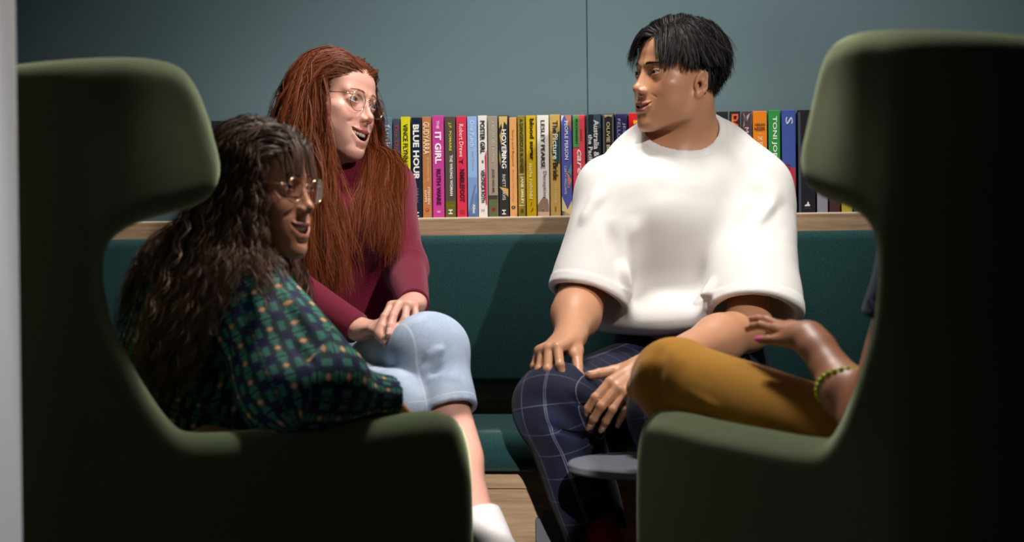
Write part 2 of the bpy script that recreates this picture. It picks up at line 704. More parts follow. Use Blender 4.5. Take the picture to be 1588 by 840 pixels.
soft_slab('back_cushion', BX0, BX1, 4.01, 4.11, 0.515, 0.853, 0.022, M_teal, bench)
soft_slab('seat_cushion', BX0, BX1, 3.60, 4.115, 0.372, 0.452, 0.028, M_teal, bench)
box('back_panel', BX0, BX1, 4.115, 4.135, 0.0, 0.849, M_wood, bench)
sh = box('book_ledge', BX0, BX1, 4.10, 4.36, 0.853, 0.891, M_wood, bench, 0.0008, 1)
box('edge_highlight_band', BX0, BX1, 4.1005, 4.1145, 0.8905, 0.8945, M_wood_edge, sh, 0.0008, 1)  # thin edge banding, its highlight painted as a pale strip
pl = box('plinth', BX0, BX1, 3.655, 4.115, 0.0, 0.372, M_wood, bench)
box('plinth_rail', BX0, BX1, 3.648, 3.66, 0.335, 0.3715, M_wood, pl, 0.0006, 1)
in_room(bench)

# power outlet on the plinth
ox0, oz1 = room_hit(832, 791, 3.655)
ox1 = ox0 + 0.105
out = empty('power_outlet', (ox0 + .05, 3.65, oz1 - .07), 'grey rounded power outlet panel on the oak plinth behind the navy trouser leg', 'outlet')
bm = bmesh.new(); bm_box(bm, ox0, ox1, 3.640, 3.656, oz1 - 0.145, oz1)
vert = [e for e in bm.edges if abs(e.verts[0].co.x - e.verts[1].co.x) < 1e-6 and abs(e.verts[0].co.z - e.verts[1].co.z) < 1e-6]
bmesh.ops.bevel(bm, geom=vert, offset=0.014, segments=5, affect='EDGES')
bm_obj('face_plate', bm, M_metal_grey, out, True).data.polygons.foreach_set('use_smooth', [False] * 0 or [False] * len(out.children[0].data.polygons))
M_black = plain('black_plastic', (0.012, 0.012, 0.014), 0.45)
cx = ox0 + 0.058
box('switch', cx - 0.009, cx + 0.009, 3.6365, 3.641, oz1 - 0.036, oz1 - 0.014, M_metal_dark, out, 0.001)
for dx, a, dz in ((-0.008, 0.5, -0.052), (0.008, -0.5, -0.052), (0, 0, -0.068)):
    s_ = box('socket_slot', -0.0012, 0.0012, -0.001, 0.001, -0.0045, 0.0045, M_black, out)
    s_.matrix_basis = Matrix.Translation((cx + dx, 3.6395, oz1 + dz)) @ Matrix.Rotation(a, 4, 'Y')
in_room(out)

# ------------------------------------------------------------------ books
SPINE_Y = 4.185
FONT_CACHE = {}


def text_verts(txt, bold=0.0):
    cu = bpy.data.curves.new('txt', 'FONT')
    cu.body = txt
    cu.size = 1.0
    cu.offset = bold
    cu.resolution_u = 2
    o = link(bpy.data.objects.new('txt', cu))
    dg = bpy.context.evaluated_depsgraph_get()
    dg.update()
    me = bpy.data.meshes.new_from_object(o.evaluated_get(dg))
    bpy.data.objects.remove(o)
    bpy.data.curves.remove(cu)
    co = np.empty(len(me.vertices) * 3)
    me.vertices.foreach_get('co', co)
    fs = [list(p.vertices) for p in me.polygons]
    bpy.data.meshes.remove(me)
    return co.reshape(-1, 3)[:, :2], fs


MC = {}


def colmat(c, rough=0.42):
    k = (tuple(c), rough)
    if k not in MC: MC[k] = plain('print_%d' % len(MC), srgb(*c), rough)
    return MC[k]


def lettering(book, txt, x0, x1, z0, z1, col, bold=0.0, upright=False, shear=0.0):
    """flat print on the spine filling x0..x1, z0..z1 (fractions resolved by the caller)"""
    co, fs = text_verts(txt, bold)
    if not len(co): return
    lo, hi = co.min(0), co.max(0)
    q = (co - lo) / (hi - lo)
    if shear: q = np.stack([q[:, 0] + shear * (q[:, 1] - .5) * (hi[1] - lo[1]) / (hi[0] - lo[0]), q[:, 1]], 1)
    if upright:
        X = x0 + q[:, 0] * (x1 - x0); Z = z0 + q[:, 1] * (z1 - z0)
    else:
        X = x0 + q[:, 1] * (x1 - x0); Z = z1 - q[:, 0] * (z1 - z0)
    v = np.stack([X, np.full(len(X), SPINE_Y - 0.0012), Z], 1)
    o = mesh_obj('lettering', v, fs, colmat(col), book, smooth=False)
    return o


def patch(book, name, pts, col, lift=0.0006):
    v = [(x, SPINE_Y - lift, z) for x, z in pts]
    return mesh_obj(name, v, [list(range(len(v)))[::-1]], colmat(col), book, smooth=False)


M_pages = plain('page_block_paper', srgb(222, 212, 190), 0.9)


def make_book(pl, pr, ptop, col, label, texts=(), patches=(), depth=0.135, z_override=None):
    x0, _ = room_hit(pl + 0.5, 260, SPINE_Y)
    x1, _ = room_hit(pr - 1.0, 260, SPINE_Y)
    _, z1 = room_hit((pl + pr) / 2, ptop, SPINE_Y)
    z0 = 0.8945
    if z_override: z1 = z0 + z_override
    b = empty('book', ((x0 + x1) / 2, SPINE_Y + depth / 2, z0), label, 'book', 'books in a row on the oak ledge')
    bm = bmesh.new()
    th = 0.0012
    bm_box(bm, x0, x1, SPINE_Y, SPINE_Y + th * 1.5, z0, z1, 0.0009, 2)
    bm_box(bm, x0, x0 + th, SPINE_Y + th * 1.5, SPINE_Y + depth, z0, z1)
    bm_box(bm, x1 - th, x1, SPINE_Y + th * 1.5, SPINE_Y + depth, z0, z1)
    bm_obj('cover', bm, colmat(col, 0.36), b)
    box('page_block', x0 + th, x1 - th, SPINE_Y + th * 1.5, SPINE_Y + depth - 0.002, z0 + 0.0005, z1 - 0.0006, M_pages, b)
    W = x1 - x0; H = z1 - z0
    for pt in patches:
        c, pp = pt
        patch(b, 'printed_area', [(x0 + u * W, z0 + w * H) for u, w in pp], c)
    for tx in texts:
        s, u0, u1, w0, w1, c = tx[:6]
        kw = tx[6] if len(tx) > 6 else {}
        lettering(b, s, x0 + u0 * W, x0 + u1 * W, z0 + w0 * H, z0 + w1 * H, c, **kw)
    in_room(b)
    return b


B = dict(bold=0.02)
BB = dict(bold=0.035)
rect = lambda u0, u1, w0, w1: [(u0, w0), (u1, w0), (u1, w1), (u0, w1)]
UP = dict(upright=True)
W_ = (238, 236, 230)


def mark_h(w=0.04):   # the small square H mark
    return [('H', .3, .72, w, w + .045, W_, dict(bold=0.03))]


book_rows = [
    (328, 345, 187, (44, 44, 52), 'dark book top beside the left wing chair headrest', [], []),
    (346, 361, 189, (96, 40, 44), 'dark red book just right of the left wing chair headrest', [], []),
    (362, 380, 187, (92, 104, 122), 'grey-blue book behind the dark-haired woman, left of the pink one', [], []),
    (381, 399, 186, (196, 118, 132), 'pink book showing just above the dark-haired woman', [], []),
    (400, 416, 186, (62, 66, 104), 'muted violet-blue book left of the orange one behind the dark-haired woman', [], []),
    (416.5, 432, 185.5, (226, 158, 30), 'orange-yellow book just left of the red hair', [], []),
    (433, 450, 185, (60, 86, 92), 'grey-green book hidden behind the red hair', [], []),
    (451, 470, 185, (150, 60, 52), 'brick red book hidden behind the red hair', [], []),
    (471, 488, 184.5, (214, 206, 190), 'cream book hidden behind the red-haired woman', [], []),
    (489, 508, 184, (40, 52, 78), 'navy book hidden behind the red-haired woman', [], []),
    (509, 527, 184, (178, 150, 70), 'mustard book hidden behind the red-haired woman', [], []),
    (528, 548, 183.5, (88, 52, 76), 'plum book hidden behind the red-haired woman', [], []),
    (549, 567, 183, (190, 196, 200), 'pale grey book hidden behind the red-haired woman', [], []),
    (568, 591.5, 183, (74, 112, 146), 'mid blue book just right of the red-haired woman\'s face', [], []),
    (592.5, 609, 182, (96, 122, 138), 'slate blue book with pale grey serif lettering above the burgundy shoulder',
     [('funkytown', .18, .84, .36, .93, (196, 208, 216))], []),
    (609.5, 621, 184, (66, 72, 84), 'dark slate book with small red lettering above the burgundy shoulder',
     [("The Diplomat's", .2, .75, .40, .95, (196, 58, 70))], []),
    (621.5, 637, 181, (216, 208, 30), 'acid yellow book with narrow black capitals',
     [('VINCE FLYNN', .25, .78, .56, .93, (30, 30, 30), B), ('KYLE', .3, .8, .50, .54, (40, 40, 30), UP), ('MILLS', .3, .8, .46, .495, (40, 40, 30), UP)], []),
    (637.5, 654, 182, (22, 36, 60), 'navy book with large white capitals',
     [('BLUE HOUR', .18, .82, .38, .93, W_, BB), ('SARAH', .45, .7, .16, .30, (120, 130, 150)), ('SCHMIDT', .12, .38, .14, .34, (110, 120, 140))] + mark_h(.02), []),
    (654.5, 669.5, 181, (184, 122, 74), 'tan-orange book with distressed cream capitals',
     [('GUDYARRA', .12, .82, .63, .95, (246, 214, 180), B), ('the First Wiradyuri War', .45, .75, .36, .60, (236, 200, 160)), ('STEPHEN', .58, .82, .14, .31, (246, 224, 200), B), ('GAPPS', .22, .46, .16, .28, (246, 224, 200), B)],
     [((180, 50, 44), [(.5 + .2 * math.cos(a), .085 + .016 * math.sin(a)) for a in np.linspace(0, 6.28, 14)[:-1]]), ((250, 236, 220), [(.5 + .11 * math.cos(a), .085 + .009 * math.sin(a)) for a in np.linspace(0, 6.28, 10)[:-1]])]),
    (670, 689, 179, (194, 66, 150), 'bright magenta book with bold white capitals',
     [('THE', .38, .62, .87, .95, (250, 214, 238), B), ('IT GIRL', .24, .80, .53, .84, (252, 236, 248), BB), ('RUTH WARE', .34, .74, .13, .48, (66, 14, 56), BB), ('w', .36, .68, .05, .075, (250, 200, 232), UP)], []),
    (689.5, 707, 180.5, (82, 74, 68), 'brown book with yellow-green capitals over a mossy foot',
     [('J.P. POMARE', .34, .66, .66, .94, (206, 200, 60), B), ('THE WRONG WOMAN', .46, .74, .22, .62, (240, 236, 224), B)] + [('H', .3, .7, .04, .085, W_, dict(bold=0.03))],
     [((96, 92, 34), rect(.02, .98, 0, .17)), ((160, 152, 30), rect(.02, .98, .11, .14))]),
    (707.5, 724, 180, (208, 52, 78), 'raspberry red book with thin white name over dark title',
     [('Robert Drewe', .3, .72, .60, .92, (250, 226, 226)), ('NIMBLEFOOT', .3, .82, .16, .48, (80, 14, 34), BB), ('Y', .25, .7, .53, .58, (60, 12, 26), B)], [((176, 36, 60), rect(.3, .8, .04, .08))]),
    (724.5, 740.5, 180.5, (142, 178, 222), 'sky blue book with faint white title above a dark blue foot',
     [('One Punch', .3, .72, .70, .96, (216, 232, 250)), ('John Tesarsch', .45, .7, .47, .66, (196, 150, 170)), ('Allen', .5, .8, .045, .135, W_, B)],
     [((120, 152, 204), rect(.02, .98, 0, .4)), ((84, 110, 190), [(.02, 0), (.98, 0), (.98, .25), (.6, .21), (.02, .06)]), ((170, 190, 224), [(.1, .1), (.45, .12), (.95, .32), (.7, .33)])]),
    (741, 756, 179, (228, 224, 220), 'white book with tall black condensed capitals and a red flash',
     [('POSTER GIRL', .25, .80, .63, .95, (24, 24, 26), BB), ('VERONICA ROTH', .30, .74, .15, .47, (24, 24, 26), BB), ('o', .42, .62, .535, .565, (20, 20, 20), BB), ('H', .35, .65, .06, .085, (40, 40, 40), UP)],
     [((190, 36, 74), [(.75, .60), (.98, .66), (.98, .13), (.86, .12), (.62, .30), (.8, .46)])]),
    (756.5, 772.5, 180, (156, 144, 130), 'taupe book with faint cream title above a dark green foot',
     [('A REMARKABLE WOMAN', .38, .68, .55, .95, (206, 196, 180)), ('JULES VAN MIL', .34, .66, .24, .48, (84, 62, 50), B)],
     [((66, 58, 52), rect(.02, .98, .18, .22)), ((92, 100, 66), rect(.02, .98, 0, .18)), ((200, 50, 44), [(.5 + .25 * math.cos(a), .08 + .02 * math.sin(a)) for a in np.linspace(0, 6.28, 9)[:-1]])]),
    (773, 789, 178.5, (44, 46, 46), 'charcoal book with broken white letters and straw coloured blotches',
     [('HOVERING', .32, .82, .48, .86, W_, B), ('RHETT DAVIS', .35, .7, .17, .42, (214, 214, 206))] + [('H', .3, .7, .03, .075, W_, dict(bold=0.02))],
     [((206, 178, 110), [(.05, .99), (.95, .99), (.9, .90), (.6, .94), (.45, .84), (.3, .92), (.08, .87)]), ((180, 150, 84), [(.1, .80), (.34, .86), (.5, .78), (.3, .70)]), ((200, 160, 76), [(.02, .30), (.98, .28), (.98, .20), (.3, .27)]),
      ((210, 206, 196), [(.3, .62), (.9, .66), (.55, .56)]), ((150, 128, 80), [(.06, .66), (.26, .58), (.2, .5), (.04, .56)])]),
    (789.5, 802, 182, (218, 158, 96), 'pale orange book with faint brown script',
     [('Sorry and Beyond', .3, .7, .52, .88, (156, 96, 50)), ('Brian Murphy', .35, .65, .16, .48, (196, 136, 80))],
     [((60, 60, 66), [(.5 + .3 * math.cos(a), .10 + .017 * math.sin(a)) for a in np.linspace(0, 6.28, 12)[:-1]]), ((230, 200, 160), [(.5 + .14 * math.cos(a), .10 + .009 * math.sin(a)) for a in np.linspace(0, 6.28, 9)[:-1]])]),
    (802.5, 815, 179, (146, 128, 44), 'olive gold book with black capitals over a cream name',
     [('A DANGEROUS BUSINESS', .3, .78, .44, .97, (36, 32, 14), B), ('JANE SMILEY', .3, .78, .13, .40, (240, 230, 190), B), ('a', .3, .75, .05, .08, (50, 44, 16), UP)],
     [((240, 230, 190), rect(.1, .9, .418, .424)), ((240, 230, 190), rect(.1, .9, .112, .118))]),
    (815.5, 832, 179, (208, 174, 20), 'golden yellow book with rounded black lower case title',
     [('blood sugar', .26, .84, .56, .97, (34, 30, 16), BB), ('sascha rothchild', .3, .66, .18, .53, (250, 238, 170), B)],
     [((110, 88, 14), [(.5, .15), (.56, .145), (.46, .11), (.4, .115)]), ((110, 88, 14), [(.6, .09), (.7, .085), (.5, .05), (.44, .055)])]),
    (832.5, 852, 178.5, (232, 228, 220), 'white book with slim black capitals over a plum title',
     [('LESLEY PEARSE', .33, .68, .48, .95, (26, 24, 30), B), ('Deception', .42, .80, .19, .45, (96, 40, 92))],
     [((150, 128, 106), [(.02, .12), (.2, .15), (.5, .20), (.9, .17), (.98, .10), (.98, .05), (.02, .05)]), ((214, 190, 160), rect(.02, .98, 0, .06)), ((246, 242, 236), [(.5 + .17 * math.cos(a), .065 + .022 * math.sin(a)) for a in np.linspace(0, 6.28, 12)[:-1]])]),
    (852.5, 869.5, 177.5, (200, 164, 92), 'antique gold book with dark and white serif title',
     [('The', .28, .8, .82, .94, (24, 44, 52), B), ('Picture', .28, .8, .56, .81, (240, 236, 220), B), ('Bride', .28, .8, .36, .53, (40, 30, 22), B), ('Lee Geum-yi', .4, .66, .14, .32, (240, 222, 180))],
     [((34, 78, 84), [(.98, .52), (.98, .84), (.7, .82), (.3, .72), (.16, .64), (.4, .55)]), ((150, 104, 44), rect(.42, .58, .05, .10))]),
    (870, 887.5, 178, (88, 94, 176), 'violet-blue book with white capitals and coloured triangles',
     [('PEOPLE PERSON', .34, .68, .56, .94, (238, 236, 246), B), ('CANDICE', .56, .78, .28, .44, (236, 190, 120)), ('CARTY-WILLIAMS', .28, .5, .22, .50, (214, 214, 236))],
     [((196, 126, 92), [(.35, .995), (.98, .995), (.98, .84)]), ((214, 206, 220), [(.02, .995), (.30, .995), (.02, .93)]), ((96, 150, 140), [(.98, .52), (.98, .40), (.6, .44)]), ((220, 120, 90), [(.5, .44), (.98, .36), (.8, .30)]),
      ((222, 208, 150), [(.02, 0), (.98, 0), (.98, .16), (.55, .07), (.02, .20)]), ((96, 84, 180), [(.02, .06), (.9, .02), (.4, 0), (.02, 0)])]),
    (888, 908, 178, (228, 78, 92), 'coral red book with flowing white script and a green corner',
     [('careering', .22, .80, .12, .66, (252, 240, 238), dict(bold=0.02, shear=0.25)), ('DAISY', .62, .80, .74, .86, (120, 40, 44)), ('BUCHANAN', .24, .42, .72, .96, (24, 84, 48), B)],
     [((78, 158, 84), rect(.02, .52, .68, .995))]),
    (909, 933.5, 176.5, (34, 46, 54), 'thick blue-black book with two lines of white serif lettering',
     [('Australia &', .50, .86, .58, .94, W_, B), ('the Pacific', .14, .42, .50, .80, W_, B)], [((74, 88, 104), rect(.03, .12, 0, 1)), ((60, 84, 104), rect(.5, .97, .86, .995))]),
    (934.5, 953.5, 176, (44, 40, 38), 'black book with grey edges and pale gold capitals',
     [('OLIVIE BLAKE', .34, .64, .50, .92, (222, 204, 150), B)], [((92, 94, 102), rect(.02, .18, 0, .98)), ((92, 94, 102), rect(.84, .98, 0, .98)), ((190, 176, 140), [(.05, .99), (.95, .99), (.8, .965), (.5, .975), (.2, .96)])]),
    (954.5, 974, 176, (46, 44, 92), 'indigo book with two thin silver capital lines',
     [('JESSICA', .60, .86, .63, .91, (190, 190, 220)), ('FELLOWES', .16, .42, .60, .95, (176, 176, 212))], [((150, 118, 180), [(.02, .52), (.98, .58), (.98, .40), (.02, .34)])]),
    (975, 995, 175, (206, 22, 34), 'scarlet book with yellow capitals beside the man\'s chin',
     [('SWEENEY', .40, .74, .52, .93, (250, 210, 60), BB)], []),
    (996, 1010, 175, (232, 200, 30), 'yellow book with red lettering under the man\'s chin', [('MEMORY', .25, .8, .45, .80, (200, 40, 30), BB)], []),
    (1011, 1022, 175, (196, 40, 60), 'narrow crimson book behind the man\'s neck', [], []),
    (1023, 1042, 175, (54, 74, 60), 'dark green book hidden behind the man\'s neck', [], []),
    (1043, 1060, 174, (200, 190, 170), 'cream book hidden behind the man\'s neck', [], []),
    (1061, 1079, 174, (36, 60, 90), 'blue book hidden behind the man\'s neck', [], []),
    (1080, 1097, 174, (120, 44, 40), 'maroon book hidden behind the man\'s nape', [], []),
    (1098, 1110.5, 173.5, (186, 182, 226), 'pale lilac book just right of the man\'s nape', [], []),
    (1111, 1130.5, 172.5, (26, 26, 30), 'black book with tall red capitals beside the man\'s nape', [('ADRIAN', .24, .78, .58, .93, (214, 48, 56), BB)], []),
    (1131.5, 1149.5, 172, (34, 28, 30), 'black book with orange and yellow capitals', [('DAISY', .2, .82, .68, .97, (232, 92, 40), BB), ('PEARCE', .2, .8, .28, .62, (230, 180, 50), BB)], [((234, 170, 44), rect(.2, .36, .68, .97))]),
    (1150.5, 1166.5, 172, (78, 52, 62), 'plum book with pink-white capitals and pale leaves',
     [('MADUKKA', .3, .72, .46, .84, (232, 206, 206))], [((150, 156, 140), [(.1, .99), (.4, .9), (.3, .96)]), ((170, 176, 160), [(.9, .98), (.5, .95), (.55, .9)]), ((130, 136, 120), [(.1, .84), (.25, .92), (.3, .86)])]),
    (1167.5, 1190.5, 172, (232, 130, 18), 'bright orange book with short stacked horizontal lettering',
     [('HÅKAN', .14, .86, .855, .89, (70, 40, 10), dict(upright=True, bold=0.02)), ('NESSER', .12, .88, .81, .845, (70, 40, 10), dict(upright=True, bold=0.02)), ('THE', .32, .68, .715, .75, (250, 220, 180), dict(upright=True, bold=0.02)), ('AXE', .28, .72, .665, .70, (250, 220, 180), dict(upright=True, bold=0.02)), ('WOMAN', .1, .9, .615, .65, (250, 220, 180), dict(upright=True, bold=0.02))],
     [((250, 200, 140), rect(.38, .64, .778, .782))]),
    (1191.5, 1211, 170.5, (46, 146, 66), 'grass green book with wide-spaced white capitals', [('TONI JORDAN', .28, .74, .34, .94, (232, 244, 226), B)], [((30, 60, 44), rect(.02, .98, .40, .46))]),
    (1212, 1235, 170, (60, 84, 160), 'book with blue head and red foot half behind the right headrest',
     [('S', .3, .8, .86, .93, (220, 226, 240)), ('HUNTER', .2, .6, .20, .48, (150, 20, 34), BB)], [((206, 30, 60), rect(.02, .98, 0, .44)), ((226, 90, 104), rect(.8, .98, 0, .44))]),
    (1237, 1265, 170, (22, 22, 34), 'black book with a small white bird mark, partly behind the right headrest',
     [('penguin', .36, .70, .048, .056, (110, 110, 130), UP)], [((60, 70, 86), rect(.02, .16, 0, .98)), ((226, 226, 226), [(.36, .07), (.66, .07), (.68, .085), (.6, .092), (.62, .105), (.54, .115), (.5, .09), (.38, .082)])]),
    (1266, 1284, 170, (140, 140, 156), 'grey book behind the right headrest', [], []),
    (1285, 1303, 169, (70, 44, 40), 'brown book hidden behind the right headrest', [], []),
    (1304, 1322, 169, (180, 170, 60), 'olive yellow book hidden behind the right headrest', [], []),
    (1323, 1342, 168, (50, 90, 120), 'steel blue book hidden behind the right headrest', [], []),
    (1343, 1362, 168, (170, 60, 70), 'rose red book hidden behind the right headrest', [], []),
    (1363, 1384, 167, (60, 60, 60), 'grey-black book hidden behind the right headrest', [], []),
]
for r in book_rows:
    make_book(*r)

# ------------------------------------------------------------------ side table
tc = P(880, 716, 3.22)
R_T = 0.165
tx, ty, tz = tc[0] + R_T, 3.22, tc[2]
tab = empty('side_table', (tx, ty, 0), 'small round grey side table between the man\'s knee and the right wing chair', 'table')
prof = [(0, tz - 0.016), (R_T - 0.004, tz - 0.016), (R_T, tz - 0.012), (R_T, tz - 0.003), (R_T - 0.003, tz), (0, tz)]


def lathe(name, prof, c, mat, parent, seg=64):
    v = []; f = []
    for i, (r, z) in enumerate(prof):
        for k in range(seg):
            a = 2 * math.pi * k / seg
            v.append((c[0] + r * math.cos(a), c[1] + r * math.sin(a), z))
    for i in range(len(prof) - 1):
        for k in range(seg):
            k2 = (k + 1) % seg
            f.append((i * seg + k, i * seg + k2, (i + 1) * seg + k2, (i + 1) * seg + k))
    return mesh_obj(name, v, f, mat, parent, smooth=False)


M_table = fabric('speckled_grey_top', srgb(112, 116, 126), srgb(96, 100, 110), 900, 0, 0.5, 0.0001)
lathe('table_top', prof, (tx, ty), M_table, tab)
lathe('pole', [(0, tz - 0.017), (0.02, tz - 0.017), (0.02, 0.02), (0, 0.02)], (tx, ty), M_metal_grey, tab, 24)
lathe('base_plate', [(0, 0.012), (0.13, 0.012), (0.135, 0.008), (0.135, 0.0), (0, 0.0)], (tx, ty), M_metal_grey, tab, 48)


# ------------------------------------------------------------------ wing chairs
M_green = None


def chair_fabric():
    t = NT('green_wool_felt')
    n1 = t.noise(700, 3, 0.7)
    n2 = t.noise(9, 3, 0.5)
    c = t.mix(t.ramp(n1, [(0.35, (0, 0, 0)), (0.65, (1, 1, 1))]), srgb(38, 50, 32), srgb(70, 84, 56))
    c = t.mix(t.math('MULTIPLY', n2, 0.35), c, srgb(48, 62, 38))
    t.l(c, t.b.inputs['Base Color'])
    t.b.inputs['Roughness'].default_value = 0.95
    t.b.inputs['Sheen Weight'].default_value = 1.0
    t.b.inputs['Sheen Roughness'].default_value = 0.5
    t.b.inputs['Sheen Tint'].default_value = (0.8, 0.9, 0.55, 1)
    t.b.inputs['Specular IOR Level'].default_value = 0.15
    t.bump(n1, 0.4, 0.0008)
    return t.m


M_green = chair_fabric()
M_green_seat = M_green

# Side outline of the shell in chair axes: s runs back from the arm end, z is height.
CH_S = 0.90     # overall depth of the shell
OUT = [(0.0, 0.16), (-0.004, 0.30), (-0.002, 0.44), (0.008, 0.50), (0.028, 0.532), (0.06, 0.545), (0.12, 0.545), (0.20, 0.540), (0.32, 0.536),
       (0.44, 0.533), (0.505, 0.538), (0.535, 0.560), (0.568, 0.605), (0.598, 0.655), (0.622, 0.70), (0.636, 0.75), (0.640, 0.79), (0.634, 0.822), (0.612, 0.845),
       (0.575, 0.862), (0.53, 0.874), (0.487, 0.886), (0.456, 0.906), (0.440, 0.945), (0.446, 0.995), (0.458, 1.040), (0.476, 1.078),
       (0.505, 1.104), (0.56, 1.112), (0.64, 1.108), (0.75, 1.095), (0.84, 1.078), (0.885, 1.055), (0.90, 1.0), (0.90, 0.8), (0.885, 0.5), (0.86, 0.16)]
CHAIR_W = 0.74
out_grid = Grid2(spline(OUT + [OUT[0]], 220)[:-1], (-0.25, -0.1), (1.15, 1.35), 0.006)


def wing_chair_sdf(p):
    """chair axes: x across (0 = the panel on the picture's near side .. CHAIR_W), s = y, z"""
    x, s, z = p[:, 0], p[:, 1], p[:, 2]
    # the panels curve: closer together toward the top of the back
    hw = CHAIR_W / 2
    xm = np.abs(x - hw)
    half = hw - 0.035 - 0.03 * step01(z, 0.75, 1.1) * step01(s, 0.62, 0.44) + 0.012 * bump(z - 0.8, 0.25)
    # plan: rounded rear corners
    rc = 0.20
    sr = s - (0.865 - rc)
    xr = xm - (half - rc)
    plan = np.where((sr > 0) & (xr > 0), np.sqrt(np.maximum(sr, 0) ** 2 + np.maximum(xr, 0) ** 2) - rc,
                    np.where(sr > xr, sr - rc, xr - rc))
    plan = np.where(sr < 0, xm - half, plan)
    t = 0.036
    d2 = out_grid(s, z)
    r = 0.034
    a = np.abs(plan) - (t - r)
    b = d2 + r
    shell = np.sqrt(np.maximum(a, 0) ** 2 + np.maximum(b, 0) ** 2) + np.minimum(np.maximum(a, b), 0) - r
    # seam groove round the rim of the arms between inner pad and outer shell
    g = np.sqrt((plan - 0.004) ** 2 + np.minimum(d2 + 0.002, 0) ** 2) - 0.004
    g = np.where((s < 0.06) | (d2 > 0.1), g, 1)
    shell = smax(shell, -g, 0.006)
    return shell * 0.8


def make_chair(name, origin, ang, mirror, label):
    # world = origin + back * s + across * x, back direction points from arm end to the rear
    if mirror:   # right chair
        back = np.array([math.cos(ang), -math.sin(ang), 0]); across = np.array([math.sin(ang), math.cos(ang), 0])
    else:
        back = np.array([-math.cos(ang), -math.sin(ang), 0]); across = np.array([-math.sin(ang), math.cos(ang), 0])
    o3 = np.array([origin[0], origin[1], 0.0]) - across * 0.0
    R = np.stack([across, back, np.array([0, 0, 1.0])], 1)
    cc = o3 + across * CHAIR_W / 2 + back * 0.45
    root = empty(name, tuple(cc), label, 'armchair', 'green high-backed wing chairs')
    if np.linalg.det(R) < 0:      # the shell is symmetric: turn the frame round to keep it right handed
        o3 = o3 + across * CHAIR_W
        R = np.stack([-across, back, np.array([0, 0, 1.0])], 1)
    W = lambda v: v @ R.T + o3
    MW = Matrix([[*R[i], o3[i]] for i in range(3)] + [[0, 0, 0, 1]])
    if 'shell' not in chair_cache:
        chair_cache['shell'] = surface(wing_chair_sdf, axis_grid(-0.03, CHAIR_W + 0.03, 0.009), axis_grid(-0.06, 0.96, 0.009), axis_grid(0.1, 1.16, 0.009))
        f_seat = lambda p: np.minimum(s_box(p, (CHAIR_W / 2, 0.40, 0.355), (0.295, 0.36, 0.065), 0.05), 9) * 0.9
        chair_cache['seat_cushion'] = surface(f_seat, axis_grid(0, CHAIR_W, 0.012), axis_grid(0, 0.85, 0.012), axis_grid(0.26, 0.46, 0.012))
        f_back = lambda p: s_box(p, (CHAIR_W / 2, 0.765, 0.68), (0.25, 0.055, 0.30), 0.05)
        chair_cache['back_cushion'] = surface(f_back, axis_grid(0.08, 0.66, 0.012), axis_grid(0.66, 0.86, 0.012), axis_grid(0.34, 1.02, 0.012))
        f_base = lambda p: s_box(p, (CHAIR_W / 2, 0.44, 0.235), (0.30, 0.38, 0.07), 0.04)
        chair_cache['seat_frame'] = surface(f_base, axis_grid(0, CHAIR_W, 0.015), axis_grid(0, 0.87, 0.015), axis_grid(0.13, 0.33, 0.015))
    for part, m in (('shell', M_green), ('seat_frame', M_green), ('seat_cushion', M_green_seat), ('back_cushion', M_green_seat)):
        v, q = chair_cache[part]
        if part not in chair_mesh:
            ob = mesh_obj(part, v, q, m)
            chair_mesh[part] = ob.data
        else:
            ob = link(bpy.data.objects.new(part, chair_mesh[part]))
        attach(ob, root)
        ob.matrix_basis = MW
    for dx in (0.13, CHAIR_W - 0.13):
        for ds in (0.12, 0.74):
            a = W(np.array([[dx, ds, 0.18], [dx + (dx - .37) * .16, ds + (ds - .43) * .12, 0.0]]))
            tube_obj('leg', spline(a, 5), np.linspace(0.016, 0.010, 5), M_metal_dark, root, 12)
    return root


chair_cache = {}
chair_mesh = {}
LEFT_O, LEFT_A = (-0.062, 3.03), math.radians(32)
RIGHT_O, RIGHT_A = (0.195, 3.03), math.radians(62)
make_chair('wing_chair', LEFT_O, LEFT_A, False, 'green wool wing chair on the left, holding the woman in the patterned blouse')
make_chair('wing_chair', RIGHT_O, RIGHT_A, True, 'green wool wing chair on the right, holding the person in mustard trousers')


# ------------------------------------------------------------------ people: shared shapes
A3 = lambda *a: np.array(a, dtype=np.float64)


def mouth_curves(H):
    op, sm, w = H['open'], H['smile'], H['mouth_w']
    my = H.get('mouth_y', 0.0)
    cz = -66 + sm
    lift_ = 2.2 * min(op / 9.0, 1)
    up = [A3(0, 94.5 + my, -65.0 + lift_), A3(w * .33, 93.6 + my, -63.7 + lift_), A3(w * .7, 88.2 + my, -64.8 + sm * .35), A3(w, 78 + my, cz)]
    ur = [2.7, 3.1, 2.5, 1.5]
    lo = [A3(0, 93.4 + my - op * .25, -72.5 - op), A3(w * .4, 91.8 + my - op * .25, -72 - op * .93), A3(w * .75, 86.2 + my - op * .14, -69.5 - op * .6 + sm * .5), A3(w, 77.6 + my, cz - .8)]
    lr = [4.1, 4.0, 3.0, 1.6]
    return up, ur, lo, lr


